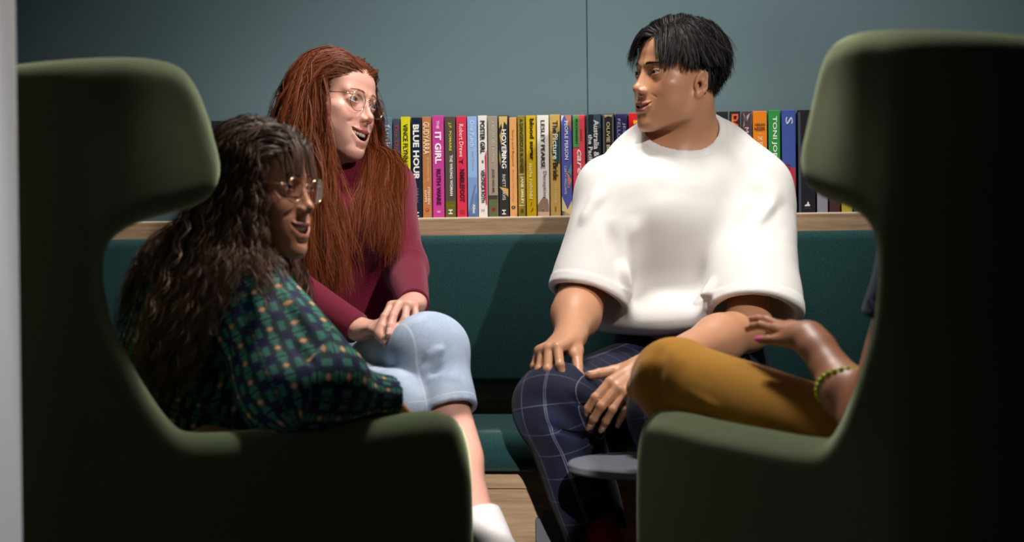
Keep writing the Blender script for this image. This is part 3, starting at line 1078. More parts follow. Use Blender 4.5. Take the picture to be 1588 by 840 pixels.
def head_mm(P0, H):
    """Head in millimetres; origin between the eyes' level, x side, y forward, z up."""
    q = np.stack([np.abs(P0[:, 0]), P0[:, 1], P0[:, 2]], 1)
    fw = H.get('face_w', 1.0)
    qf = q * A3(1 / fw, 1, 1)
    d = s_ell(q, A3(0, -12, 33), A3(73, 91, 80))
    d = smin(d, s_ell(q, A3(0, 34, 38), A3(58, 50, 50)), 22)
    f = s_ell(qf, A3(0, 26, -26), A3(58, 52, 64))
    f = smin(f, s_ell(qf, A3(29, 37, -52), A3(33, 38, 42)), 20)
    f = smin(f, s_ell(qf, A3(45, 46, -20), A3(16, 24, 14)), 20)
    f = smin(f, s_ell(qf, A3(31, 60, -42 + H['smile'] * .5), A3(17, 17 + H['smile'] * .35, 17)), 18)
    jz = H.get('jaw_z', 0.0) - H['open'] * .55
    f = smin(f, s_ell(q, A3(0, 50, -24), A3(38, 33, 36)), 16)
    f = smin(f, s_cone(qf, A3(50, -4, -48), A3(44, 8, -76 + jz * .4), 13, 12), 20)
    f = smin(f, s_cone(qf, A3(44, 8, -76 + jz * .4), A3(13, 68, -102 + jz), 12, 14), 20)
    f = smin(f, s_ell(q, A3(0, 79 + H.get('chin_y', 0), -104 + jz), A3(18, 13, 14)), 12)
    f = smin(f, s_ell(q, A3(0, 22, -78 + jz * .5), A3(42, 48, 22)), 16)
    f = smin(f, s_ell(q, A3(0, 67 + H.get('mouth_y', 0), -70 - H['open'] * .3), A3(36, 25.5, 34)), 20)
    d = smin(d, f, 22)
    d = smin(d, s_cone(q, A3(8, 83, 17), A3(42, 69, 19), 5.0, 5.0), 18)
    # sockets
    d = smax(d, -s_ell(q, A3(31, 97, 0), A3(17, 14, 9)), 12)
    # nose
    d = smin(d, s_cone(q, A3(0, 70, 8), A3(0, 84, -32), 9, 14), 12)
    n = H.get('nose', 1.0); nl = H.get('nose_len', 0.0); nb = H.get('nose_bridge', 0.0)
    d = smin(d, s_cone(q, A3(0, 83 + nb, 8), A3(0, 101 + nl, -28), 4.6, 6.2 * n), 9)
    d = smin(d, s_ell(q, A3(0, 103.5 + nl, -33), A3(7.8 * n, 8.5, 7.6)), 7)
    d = smin(d, s_ell(q, A3(10.5 * n, 94.5 + nl * .6, -37.5), A3(5.2 * n, 8.5, 5.8)), 5)
    d = smin(d, s_cone(q, A3(0, 103 + nl, -39), A3(0, 92, -45), 4.2, 5), 4)
    d = smax(d, -s_ell(q, A3(6.0 * n, 100 + nl * .8, -45), A3(3.3, 6, 4.6)), 2)
    # laugh line from the wing of the nose to the mouth corner
    w = H['mouth_w']
    d = smax(d, -s_cone(q, A3(18, 93, -38), A3(w + 8, 80, -58 + H['smile']), .5 * H.get('laugh', 1), .5 * H.get('laugh', 1)), 3 + 4 * H.get('laugh', 1))
    # philtrum
    d = smax(d, -s_cone(q, A3(0, 99, -47), A3(0, 98.5 + H.get('mouth_y', 0), -59), 2, 2), 3)
    # lips
    up, ur, lo, lr = mouth_curves(H)
    lips = smin(s_chain(q, up, ur, 2.0), s_chain(q, lo, lr, 2.0), 1.2)
    d = smin(d, lips, 4.5)
    op = H['open']
    # mouth opening
    if op > 0:
        zz = (up[0][2] - 3.5 + lo[0][2] + 3.5) / 2
        qm = q.copy()
        qm[:, 2] = q[:, 2] - (q[:, 0] / w) ** 2 * (up[3][2] - zz) * .95
        hz = max((up[0][2] - 3.6 - (lo[0][2] + 3.8)) / 2, .8)
        d = smax(d, -s_ell(qm, A3(0, 82 + H.get('mouth_y', 0), zz), A3(w * .95, 20, hz)), 1.2)
    else:
        d = smax(d, -s_chain(q, [(a + b) / 2 + A3(0, 4.5, 0) for a, b in zip(up, lo)], [1.2] * 4), 1.5)
    # under the lower lip
    d = smax(d, -s_cone(q, A3(0, 94.5 - op * .3, -83.5 - op), A3(10, 92 - op * .3, -82.5 - op), 0.8, 0.7), 7)
    # eyes
    es = H.get('eye', 1.0); et = H.get('eye_tilt', 0.0)
    E = A3(31.5, 71, 0)
    lid = s_ell(q, E, A3(14.5, 13.8, 13.0))
    d = smin(d, lid, 6)
    # upper lid fold
    d = smax(d, -s_cone(q, A3(22, 84, 6.2), A3(41, 78.5, 6.6 + et), 0.9, 0.9), 2)
    qe = q - A3(31.5, 84, 0.3)
    ca, sa = math.cos(math.radians(et * 3)), math.sin(math.radians(et * 3))
    qe = np.stack([qe[:, 0] * ca + qe[:, 2] * sa, qe[:, 1], -qe[:, 0] * sa + qe[:, 2] * ca], 1)
    qe[:, 2] -= 0.012 * (12 ** 2 - qe[:, 0] ** 2) * 0.35
    d = smax(d, -s_ell(qe, A3(0, 0, 0), A3(13, 12.5, 4.3 * es)), .8)
    # ears
    if H.get('ears', True):
        c, s = math.cos(0.30), math.sin(0.30)
        e = q - A3(63.5, 0, -16)
        # outward flare
        e = np.stack([e[:, 0] * c + e[:, 1] * s, -e[:, 0] * s + e[:, 1] * c, e[:, 2]], 1)
        # lean back
        c2, s2 = math.cos(0.2), math.sin(0.2)
        e = np.stack([e[:, 0], e[:, 1] * c2 + e[:, 2] * s2, -e[:, 1] * s2 + e[:, 2] * c2], 1)
        wy = 15.5 - 4.5 * step01(-e[:, 2], 2, 30)
        rr = np.sqrt(((e[:, 1] + 12) / wy) ** 2 + ((e[:, 2]) / 29) ** 2)
        disc = (rr - 1) * 13
        plate = smax(disc, np.abs(e[:, 0] - 3) - 2.2, 2.5)
        rim = np.sqrt((disc + 2.8) ** 2 + (e[:, 0] - 4.8) ** 2) - 2.7
        rim = smax(rim, -(e[:, 2] + 20), 6)
        ear = smin(plate, rim, 2.2)
        anti = s_chain(e, [A3(5, -19, 14), A3(5.6, -18, 0), A3(5.2, -13, -14)], [1.8, 2.3, 2.0], 1.5)
        ear = smin(ear, anti, 2.5)
        ear = smin(ear, s_ell(e, A3(4.5, -9, -24), A3(3.6, 6.5, 7)), 3)
        ear = smax(ear, -s_ell(e, A3(6, -7.5, -5), A3(5.5, 6, 10)), 2.0)
        ear = smin(ear, s_ell(e, A3(3, 0.5, -8), A3(3.5, 2.5, 5)), 2)
        d = smin(d, ear, 5)
    return d


M_gold = plain('gold_wire', (0.72, 0.50, 0.30), 0.2, 1.0)


class Head:
    def __init__(s, origin, fwd, up, H, scale=1.0):
        s.o = np.asarray(origin, float); s.R = frame(fwd, up); s.H = H; s.k = scale * 0.001

    def loc(s, p): return ((p - s.o) @ s.R) / s.k
    def wor(s, q): return (np.asarray(q, float) * s.k) @ s.R.T + s.o
    def sdf(s, p):
        c = s.wor(A3(0, 5, 0))
        return near_only(p, c, 0.135, lambda q: head_mm(s.loc(q), s.H) * s.k * 0.85, 0.03)

    def grid(s, pad=.16, h=.004):
        return Grid3(lambda p: head_mm(s.loc(p), s.H) * s.k, [(c - pad, c + pad) for c in s.o], h)

    def lip_mask(s, p):
        q = s.loc(p); q[:, 0] = np.abs(q[:, 0])
        up, ur, lo, lr = mouth_curves(s.H)
        d = np.minimum(s_chain(q, up, ur), s_chain(q, lo, lr))
        m = step01(-d, -1.3, -0.2)
        # inside of the mouth is dark red as well
        return m * step01(q[:, 1], 66, 72)

    def blush_mask(s, p):
        q = s.loc(p); q[:, 0] = np.abs(q[:, 0])
        m = bump(np.linalg.norm((q - A3(40, 66, -34)) / A3(1, 1.4, 1), axis=1), 34) * 0.9
        m = np.maximum(m, bump(np.linalg.norm(q - A3(0, 104, -34), axis=1), 18) * .8)
        m = np.maximum(m, step01(q[:, 0], 74, 80) * bump(q[:, 1] + 10, 40) * bump(q[:, 2] + 14, 50) * .8)
        return m

    def mouth_inside(s, p):
        q = s.loc(p)
        up, ur, lo, lr = mouth_curves(s.H)
        q[:, 0] = np.abs(q[:, 0])
        w = s.H['mouth_w']
        zu = np.interp(q[:, 0], [a[0] for a in up], [a[2] - r for a, r in zip(up, ur)])
        zl = np.interp(q[:, 0], [a[0] for a in lo], [a[2] + r for a, r in zip(lo, lr)])
        yl = np.interp(q[:, 0], [a[0] for a in up], [a[1] for a in up])
        return (q[:, 0] < w * .93) * (q[:, 2] < zu + 1.5) * (q[:, 2] > zl - 1.5) * step01(yl - q[:, 1], 1.5, 4) * (q[:, 1] > 50)


def skin_mat(name, col, deep, lip, rough=0.5, sss=0.12, spots=0.0, spot_col=(0.3, 0.1, 0.05)):
    t = NT(name)
    n = t.noise(35, 4, 0.6)
    base = t.mix(t.math('MULTIPLY', n, 0.5), col, tuple(0.75 * c + 0.25 * e for c, e in zip(col, deep)))
    base = t.mix(t.math('MULTIPLY', t.attr('blush').outputs['Fac'], 0.55), base, deep)
    if spots:
        v = t.n('ShaderNodeTexVoronoi'); v.inputs['Scale'].default_value = 260
        t.l(t.coord(), v.inputs['Vector'])
        base = t.mix(t.math('MULTIPLY', t.ramp(v.outputs['Distance'], [(0.0, (1, 1, 1)), (0.28, (0, 0, 0))]), spots), base, spot_col)
    c = t.mix(t.attr('lips').outputs['Fac'], base, lip)
    c = t.mix(t.attr('mouth').outputs['Fac'], c, (0.06, 0.008, 0.008))
    t.l(c, t.b.inputs['Base Color'])
    t.b.inputs['Roughness'].default_value = rough
    t.b.inputs['Subsurface Weight'].default_value = sss
    t.b.inputs['Subsurface Radius'].default_value = (0.9, 0.35, 0.2)
    t.b.inputs['Subsurface Scale'].default_value = 0.008
    t.b.inputs['Specular IOR Level'].default_value = 0.45
    t.bump(t.noise(650, 3, 0.6), 0.12, 0.0004)
    return t.m


M_teeth = plain('tooth_enamel', (0.86, 0.77, 0.62), 0.3)
M_tongue = plain('tongue', (0.42, 0.10, 0.09), 0.4)
M_gum = plain('gum', (0.40, 0.10, 0.10), 0.4)


def eye_mat(name, iris):
    t = NT(name)
    a = t.attr('iris').outputs['Fac']
    c = t.ramp(a, [(0.0, (0.52, 0.47, 0.44)), (0.24, (0.52, 0.47, 0.44)), (0.29, tuple(i * .3 for i in iris)), (0.42, iris), (0.62, tuple(i * 1.4 for i in iris)), (0.68, (0.004, 0.004, 0.004)), (1.0, (0.004, 0.004, 0.004))])
    t.l(c, t.b.inputs['Base Color'])
    t.b.inputs['Roughness'].default_value = 0.05
    t.b.inputs['Coat Weight'].default_value = 0.5
    t.b.inputs['Coat Roughness'].default_value = 0.02
    return t.m


def add_eyes(head, parent, mat, look):
    """look: world direction the eyes point in"""
    for s in (-1, 1):
        c = head.wor(A3(31.5 * s, 71, 0))
        r = 12.7 * head.k
        L = unit(look)
        n, m = 24, 48
        R = frame(L, (0, 0, 1))
        v = []
        th = np.concatenate([np.linspace(0, 0.7, 20), np.linspace(0.76, math.pi, 14)])
        ph = np.arange(m) * 2 * np.pi / m
        g = []
        for a in th:
            rr = r * (1 + 0.045 * bump(np.array(a), 0.45))
            v.append(np.stack([rr * np.sin(a) * np.cos(ph), np.full(m, rr * np.cos(a)), rr * np.sin(a) * np.sin(ph)], 1))
            g += [1 - min(a / 0.78, 1)] * m
        v = np.concatenate(v)
        i = np.arange(len(th) - 1)[:, None] * m; k = np.arange(m)[None]; k2 = (k + 1) % m
        q = np.stack([i + k, i + k2, i + m + k2, i + m + k], -1).reshape(-1, 4)
        o = mesh_obj('eye', v @ R.T + c, q, mat, parent)
        set_attr(o, 'iris', np.array(g))


def add_mouth(head, parent, lower=False):
    H = head.H; k = head.k
    up, ur, lo, lr = mouth_curves(H)
    my = H.get('mouth_y', 0)
    w = H['mouth_w']
    z0 = up[0][2] - 1.0
    bm = bmesh.new()
    ws = [8.4, 6.6, 7.4, 6.6, 6.2, 7.5]
    hs = [10.0, 9.0, 9.4, 8.2, 7.6, 7.0]

    def arch(a, dz, hh, first):
        s_tot = 0
        for i, wd in enumerate(ws):
            wd2 = wd * a
            u = (s_tot + wd2 / 2)
            s_tot += wd2 + .15
            x = 25.5 * math.sin(u / 27); y = 88.2 + my - (1 - math.cos(u / 27)) * 27
            ang = u / 27
            zc = z0 - hs[i] * hh / 2 + dz + (abs(x) / w) ** 2 * H['smile'] * .5
            for sx in (-1, 1):
                r = bmesh.ops.create_cube(bm, size=1)
                vs = r['verts']
                M = Matrix.Translation((x * sx, y, zc)) @ Matrix.Rotation(-ang * sx, 4, 'Z') @ Matrix.Diagonal((wd2, 5.0, hs[i] * hh, 1))
                for v in vs: v.co = M @ v.co
                es = list({e for v in vs for e in v.link_edges})
                bmesh.ops.bevel(bm, geom=es, offset=1.5, segments=2, affect='EDGES')
    arch(1.0, 0, 1.0, True)
    for v in bm.verts:
        v.co = Vector(head.wor(A3(*v.co)))
    bmesh.ops.recalc_face_normals(bm, faces=bm.faces)
    bm_obj('teeth', bm, M_teeth, parent, True)
    if H['open'] > 5:
        c = A3(0, 78 + my, lo[0][2] + 3.5)
        f = lambda p: s_ell(head.loc(p), c, A3(w * .6, 14, 4.5)) * k
        a = head.wor(c)
        R = 0.03
        sdf_obj('tongue', f, [(a[i] - R, a[i] + R) for i in range(3)], 0.0022, M_tongue, parent)


def brow_strands(head, f, parent, mat, z0, arch, x0=13, x1=44, n=160, length=9, seed=1, thick=.35, r=0.4):
    rs = np.random.RandomState(seed)
    P = []
    for sx in (-1, 1):
        u = rs.rand(n)
        x = x0 + (x1 - x0) * u
        z = z0 + arch * np.sin(np.clip(u * 1.15, 0, 1) * np.pi * .72) + (rs.rand(n) - .5) * 7.0 * thick * (1.5 - u)
        st = np.stack([x * sx, 95.0 - np.maximum(x - 30, 0) * 1.0, z], 1)
        dr = np.stack([sx * (0.5 + u * .6), -0.3 - .7 * u, 0.7 - 1.0 * u], 1)
        dr /= np.linalg.norm(dr, axis=1)[:, None]
        L = length * (0.6 + .5 * rs.rand(n))
        t = np.linspace(0, 1, 5)
        P.append(st[:, None] + dr[:, None] * (L[:, None] * t[None])[..., None])
    P = np.concatenate(P)
    shp = P.shape
    W = head.wor(P.reshape(-1, 3))
    for _ in range(8):     # drop onto the skin
        W = W - f(W)[:, None] * grad(f, W) * 0.9
    g = grad(f, W)
    lift = np.tile(np.linspace(0.0002, 0.0011, shp[1]), shp[0])
    W = (W + g * lift[:, None]).reshape(shp)
    rad = np.tile(np.array([r, r, r * .9, r * .6, r * .2]) * 0.001, (shp[0], 1))
    v, q, t, rn = strands_mesh(W, rad)
    return tag(mesh_obj('eyebrows', v, q, mat, parent), kind='stuff')


def hair_mat(name, root, tip, hi, rough=0.35, vary=0.5, coat=0.0):
    t = NT(name)
    a = t.attr('rnd').outputs['Fac']
    c = t.mix(t.attr('along').outputs['Fac'], root, tip)
    c = t.mix(t.math('MULTIPLY', a, vary), c, hi)
    t.l(c, t.b.inputs['Base Color'])
    t.b.inputs['Roughness'].default_value = rough + .12
    t.b.inputs['Specular IOR Level'].default_value = 0.22
    return t.m


def grow(roots, dirs, length, steps, collide, field, clearance, seed=0):
    """march strands; field(p, d, t, i) -> new direction; collide(p) signed distance"""
    n = len(roots)
    L = np.broadcast_to(length, (n,))
    p = roots.copy(); d = dirs.copy()
    out = [p.copy()]
    ds = (L / steps)[:, None]
    for i in range(steps):
        d = field(p, d, (i + 1) / steps, i)
        d /= np.linalg.norm(d, axis=1)[:, None] + 1e-9
        p = p + d * ds
        f = collide(p)
        bad = f < clearance
        if bad.any():
            g = grad(collide, p[bad], 2e-3)
            c = clearance[bad] if isinstance(clearance, np.ndarray) else clearance
            p[bad] += g * (c - f[bad])[:, None]
            d = p - out[-1]
        out.append(p.copy())
    return np.stack(out, 1)


def children_of(paths, k, spread, seed=1, tipf=.8):
    """k extra hairs beside every grown one"""
    rs = np.random.RandomState(seed)
    n, m, _ = paths.shape
    out = [paths]
    t = np.linspace(0, 1, m)[None, :, None]
    for _ in range(k):
        o = rs.randn(n, 1, 3) * spread; o2 = rs.randn(n, 1, 3) * spread
        out.append(paths + o * (1 - t) * .8 + o2 * t * tipf)
    return np.concatenate(out)


def ribbons_mesh(paths, radii, axis_p):
    n, m, _ = paths.shape
    T = np.gradient(paths, axis=1); T /= np.linalg.norm(T, axis=2)[..., None] + 1e-12
    N = paths - axis_p
    N[..., 2] *= .3
    N += np.random.RandomState(2).randn(n, 1, 3) * .5 * np.linalg.norm(N, axis=2, keepdims=True)
    S = np.cross(T, N); S /= np.linalg.norm(S, axis=2)[..., None] + 1e-12
    verts = np.stack([paths - S * radii[..., None], paths + S * radii[..., None]], 2).reshape(-1, 3)
    i = np.arange(n)[:, None] * m * 2; j = np.arange(m - 1)[None] * 2
    q = np.stack([i + j, i + j + 1, i + j + 3, i + j + 2], -1).reshape(-1, 4)
    t = np.repeat(np.tile(np.linspace(0, 1, m), n), 2)
    rnd = np.repeat(np.random.RandomState(3).rand(n), m * 2)
    return verts, q, t, rnd


def hair_obj(name, paths, r0, mat, parent, tipr=0.25, sides=3, rvar=0.4, axis_p=None):
    n, m, _ = paths.shape
    t = np.linspace(0, 1, m)
    prof = r0 * (1 - (1 - tipr) * t ** 2.5)
    rad = prof[None] * (1 - rvar / 2 + rvar * np.random.RandomState(9).rand(n, 1))
    v, q, al, rn = strands_mesh(paths, rad, sides) if axis_p is None else ribbons_mesh(paths, rad, axis_p)
    o = mesh_obj(name, v, q, mat, parent)
    set_attr(o, 'along', al); set_attr(o, 'rnd', rn)
    return tag(o, kind='stuff')


# ---- hands
def hand_parts(W, dirf, palm_n, side, spec, k=1.0):
    """Round-cone pieces of a hand.
    W wrist, dirf direction of the metacarpals, palm_n direction the palm faces, side direction towards the thumb.
    spec: finger curls [(mcp, pip, dip, spread)], index..little in degrees, thumb (out, down, bend)."""
    f = unit(dirf); n = unit(np.asarray(palm_n) - f * np.dot(palm_n, f)); s = np.cross(f, n)
    if np.dot(s, side) < 0: s = -s
    parts = []
    W = np.asarray(W, float)
    lens = [(40, 25, 19), (45, 28, 20), (41, 26, 20), (32, 19, 18)]
    rads = [(9.4, 8.2, 7.4, 6.2), (9.6, 8.4, 7.5, 6.4), (9.0, 7.8, 7.0, 6.0), (8.0, 6.8, 6.0, 5.2)]
    lat = [24, 6, -11, -26]
    mc = [84, 86, 80, 72]
    mm = 0.001 * k
    knuck = []
    tips = []
    for i in range(4):
        base = W + f * mc[i] * mm + s * lat[i] * mm - n * (1.5 if i in (1, 2) else 0) * mm
        knuck.append(base)
        a, b, c, sp = spec['fingers'][i]
        cur = base
        spr = math.radians(sp)
        ff = unit(f * math.cos(spr) + s * math.sin(spr))
        ang = 0
        chain = [cur]
        for L, da in zip(lens[i], (a, b, c)):
            ang += math.radians(da)
            dvec = ff * math.cos(ang) + n * math.sin(ang)
            cur = cur + dvec * L * mm
            chain.append(cur)
        parts.append((chain, [r * mm for r in rads[i]]))
        tips.append((chain[-1], unit(chain[-1] - chain[-2]), ff * -math.sin(ang) + n * math.cos(ang)))
    out, down, bend = [math.radians(x) for x in spec['thumb']]
    tb = W + f * 18 * mm + s * 20 * mm + n * 7 * mm
    td = unit(f * math.cos(out) + s * math.sin(out)) * math.cos(down) + n * math.sin(down)
    t1 = tb + td * 36 * mm
    td2 = unit(td + f * math.tan(bend) * .6)
    t2 = t1 + td2 * 27 * mm
    t3 = t2 + unit(td2 + f * math.tan(bend) * .5) * 19 * mm
    thumb = ([tb, t1, t2, t3], [13 * mm, 11 * mm, 9.3 * mm, 7.8 * mm])
    tips.append((t3, unit(t3 - t2), unit(n * .6 - s * .8)))
    return dict(f=f, n=n, s=s, W=W, knuck=knuck, fingers=parts, thumb=thumb, mm=mm, tips=tips)


def s_hand(p, h):
    return near_only(p, h['W'] + h['f'] * 75 * h['mm'], 0.115, lambda q: s_hand_(q, h), 0.03)


def s_hand_(p, h):
    mm = h['mm']; f, n, s, W = h['f'], h['n'], h['s'], h['W']
    c = W + f * 50 * mm
    R = np.stack([s, f, n], 1)
    d = s_box(p, c + s * 0.5 * mm, A3(30, 42, 11) * mm, 11 * mm, R)
    d = smax(d, -s_sphere(p, W + f * 55 * mm + n * 34 * mm, 24 * mm), 12 * mm)
    for i, kb in enumerate(h['knuck']):
        st = W + f * 8 * mm + s * (14 - 9 * i) * mm
        d = smin(d, s_cone(p, st, kb, 10 * mm, (10.0 if i < 3 else 9) * mm), 7 * mm)
    for i, (ch, rr) in enumerate(h['fingers']):
        e = s_chain(p, ch, rr, 1.5 * mm)
        # knuckle bulges
        for j in (1, 2):
            e = smin(e, s_sphere(p, ch[j] - n * 0.0 * mm, rr[j] * 1.06), 3 * mm)
        d = smin(d, e, 3.0 * mm)
    ch, rr = h['thumb']
    d = smin(d, s_chain(p, ch, rr, 3 * mm), 7 * mm)
    d = smin(d, s_ell(p, (ch[0] + ch[1]) / 2 + n * 2 * mm, A3(13, 22, 12) * mm, np.stack([s, f, n], 1)), 9 * mm)
    return d * 0.95


def nails(h, parent, mat, which=(0, 1, 2, 3, 4), long=0.0, name='fingernail'):
    mm = h['mm']
    for i in which:
        tip, d, inward = h['tips'][i]
        ch, rr = (h['fingers'] + [h['thumb']])[i]
        r = rr[-1]
        outw = -inward
        outw = unit(outw - d * np.dot(outw, d))
        sd = np.cross(d, outw)
        v = []; nu, nv = 7, 7
        for a in np.linspace(-1, 1, nu):
            for b in np.linspace(0, 1, nv):
                ang = a * 0.85
                rad = r * 1.04 + 0.0002
                al = (-0.0085 + b * (0.0145 + long))
                rad2 = rad * (1 - 0.10 * max(b - .5, 0) - (abs(a) ** 3) * .02)
                w = math.sqrt(max(1 - (max(b - .65, 0) / .37) ** 2, 0.02))
                v.append(tip + d * al + outw * rad2 * math.cos(ang * w) + sd * rad2 * math.sin(ang * w))
        q = [[i_ * nv + j, (i_ + 1) * nv + j, (i_ + 1) * nv + j + 1, i_ * nv + j + 1] for i_ in range(nu - 1) for j in range(nv - 1)]
        bm = bmesh.new()
        vs = [bm.verts.new(x) for x in v]
        for f4 in q: bm.faces.new([vs[k_] for k_ in f4])
        bmesh.ops.recalc_face_normals(bm, faces=bm.faces)
        bmesh.ops.solidify(bm, geom=bm.faces[:], thickness=0.0005)
        bm_obj(name, bm, mat, parent, True)


def glasses(head, parent, wire, lens_mat, c=(33.5, 94.5, -4), r=22.5, squash=.94):
    g = None
    w = lambda q: head.wor(A3(*q))
    tilt = 0.10
    for s in (1, -1):
        ang = np.arange(40) * 2 * np.pi / 40
        ring = [w((s * (c[0] + r * math.cos(a)), c[1] - .0035 * (r * math.cos(a) + c[0] - 20) ** 2 * .6 + tilt * r * math.sin(a), c[2] + r * squash * math.sin(a))) for a in ang]
        if g is None:
            g = tube_obj('spectacles', ring, .00085, wire, parent, 8, True)
        else:
            tube_obj('rim', ring, .00085, wire, g, 8, True)
        cen = np.mean(ring, 0)
        v = [cen] + ring
        f = [[0, 1 + k, 1 + (k + 1) % 40] for k in range(40)]
        mesh_obj('lens', v, f, lens_mat, g, smooth=True)
        x0 = s * (c[0] + r * .93)
        tp = spline([w((x0, c[1] - 2.5, c[2] + 9)), w((s * 66, c[1] - 12, c[2] + 10)), w((s * 73, 40, c[2] + 11)), w((s * 76, 2, c[2] + 9)), w((s * 74, -14, c[2] - 8))], 24)
        tube_obj('temple_arm', tp, .0009, wire, g, 8)
    tube_obj('bridge', spline([w((-(c[0] - r * .93), c[1] + 1, c[2] + 6)), w((-5, c[1] + 6, c[2] + 9.5)), w((5, c[1] + 6, c[2] + 9.5)), w((c[0] - r * .93, c[1] + 1, c[2] + 6))], 14), .0008, wire, g, 8)
    return g


def lens_material(name, tint):
    m = bpy.data.materials.new(name)
    m.use_nodes = True
    nt = m.node_tree
    nt.nodes.clear()
    o = nt.nodes.new('ShaderNodeOutputMaterial')
    tr = nt.nodes.new('ShaderNodeBsdfTransparent'); tr.inputs[0].default_value = (*tint, 1)
    gl = nt.nodes.new('ShaderNodeBsdfGlossy'); gl.inputs['Roughness'].default_value = 0.03
    lw = nt.nodes.new('ShaderNodeLayerWeight'); lw.inputs[0].default_value = .5
    fr = nt.nodes.new('ShaderNodeMath'); fr.operation = 'MULTIPLY_ADD'; fr.inputs[1].default_value = .16; fr.inputs[2].default_value = .03
    nt.links.new(lw.outputs['Facing'], fr.inputs[0])
    mx = nt.nodes.new('ShaderNodeMixShader')
    nt.links.new(fr.outputs[0], mx.inputs[0]); nt.links.new(tr.outputs[0], mx.inputs[1]); nt.links.new(gl.outputs[0], mx.inputs[2])
    nt.links.new(mx.outputs[0], o.inputs[0])
    return m


def poly_at(poly, z):
    """point of a polyline (sorted downwards) at height z"""
    poly = np.asarray(poly)
    zs = poly[::-1, 2]
    return np.stack([np.interp(z, zs, poly[::-1, k]) for k in range(2)], 1)


def long_hair(head, roots, dw, group, polys, offs, length, steps, collide, clear, wave, wfreq, seed, pull=9.0, start=.14, jit=.04):
    """dw: first combing direction; afterwards every strand hangs and drifts to its lock's course"""
    rs = np.random.RandomState(seed)
    n = len(roots)
    ph = rs.rand(n) * 6.28; fq = wfreq * (.8 + .4 * rs.rand(n)); J = rs.randn(n, 3) * jit
    g0 = grad(collide, roots, 2e-3)
    ca = rs.randn(n, 3); ca /= np.linalg.norm(ca, axis=1)[:, None]

    def field(p, d, t, i):
        gg = grad(collide, p, 2.5e-3)
        near = np.clip(1 - collide(p) / .03, 0, 1)[:, None]
        tan = dw - gg * (dw * gg).sum(1)[:, None]
        tgt = np.zeros((n, 2))
        for k, po in enumerate(polys):
            m = group == k
            if m.any(): tgt[m] = poly_at(po, p[m, 2])
        tgt = tgt + offs
        pulv = np.zeros((n, 3)); pulv[:, :2] = (tgt - p[:, :2]) * pull
        L = np.linalg.norm(pulv, axis=1)[:, None]; pulv *= np.minimum(1, .9 / (L + 1e-9))
        a = step01(np.array(t), start * .4, start * 1.8)
        down = np.array([0, 0, -1.0])[None] + pulv
        down = down - gg * np.minimum((down * gg).sum(1), 0)[:, None] * near
        s = t * length
        wv = np.stack([np.sin(ph + s * fq), np.cos(ph * 1.3 + s * fq), .3 * np.sin(ph * 2 + s * fq)], 1) * wave * a
        out = d * .45 + (tan * (1 - a) + down / (np.linalg.norm(down, axis=1)[:, None] + 1e-9) * a) * .55 + wv + J * .5
        return out
    d0 = dw * .7 + g0 * .5
    return grow(roots - g0 * .001, d0, length, steps, collide, field, clear, seed)


def limb_coord(p, segs):
    """Cloth coordinates: x and y across the nearest bone, length along the chain of bones."""
    out = np.zeros((len(p), 3)); acc = 0
    bd = np.full(len(p), 1e9)
    for a, b, ref in segs:
        a = np.asarray(a, float); b = np.asarray(b, float)
        L = np.linalg.norm(b - a); f = (b - a) / L
        t = (p - a) @ f
        r = p - a - np.clip(t, 0, L)[:, None] * f
        dd = np.linalg.norm(r, axis=1)
        x = unit(np.asarray(ref) - f * np.dot(ref, f)); y = np.cross(f, x)
        m = dd < bd
        out[m] = np.stack([r @ x, r @ y, acc + t], 1)[m]; bd[m] = dd[m]
        acc += L
    return out


def lashes(head, f, parent, mat, r=.55):
    """the dark line of the upper lashes"""
    es = head.H.get('eye', 1.0); et = head.H.get('eye_tilt', 0.0)
    g = None
    for s in (-1, 1):
        pts = []
        for x in np.linspace(-12.3, 13.2, 14):
            z = 0.3 + 4.3 * es * math.sqrt(max(1 - (x / 13.2) ** 2, 0)) + .004 * (144 - x * x) * .35 * 3 + math.tan(math.radians(et * 3)) * x
            y = 71 + math.sqrt(max(14.2 ** 2 - x * x - z * z * .9, 1))
            pts.append(head.wor(A3(s * (31.5 + x), y, z)))
        rr = np.sin(np.linspace(.25, math.pi - .35, 14)) * r * .001
        if g is None: g = tube_obj('eyelashes', pts, rr, mat, parent, 6)
        else: tube_obj('eyelashes', pts, rr, mat, parent, 6)
    return g


M_lens = lens_material('spectacle_lens', (.93, .93, .96))


# ------------------------------------------------------------------ the man in the white t-shirt
def leg_coord(p, hip, kn, an, R=.07):
    """Cloth coordinates of a bent trouser leg: sideways offset and length along the front."""
    a = unit(kn - hip); b = unit(an - kn)
    lat = unit(np.cross(a, b))
    n1 = unit(np.cross(lat, a)) * -1; n2 = unit(np.cross(lat, b)) * -1     # outward on the front of thigh and shin
    if np.dot(n1, b) > 0: n1, n2 = -n1, -n2
    tot = math.acos(np.clip(a @ b, -1, 1))
    r = p - kn
    ta = r @ a; tb_ = r @ b
    L = np.linalg.norm(kn - hip)
    th = np.arctan2(r @ a, r @ n1)                    # angle from thigh front round to shin front
    w = np.where(th < 0, L + ta, np.where(th < tot, L + R * th, L + R * tot + tb_))
    back = (r @ (n1 + n2)) < 0
    w = np.where(back, np.where(ta + tb_ < 0, L + ta, L + R * tot + tb_), w)
    return np.stack([r @ lat, w, r @ unit(n1 + n2)], 1)


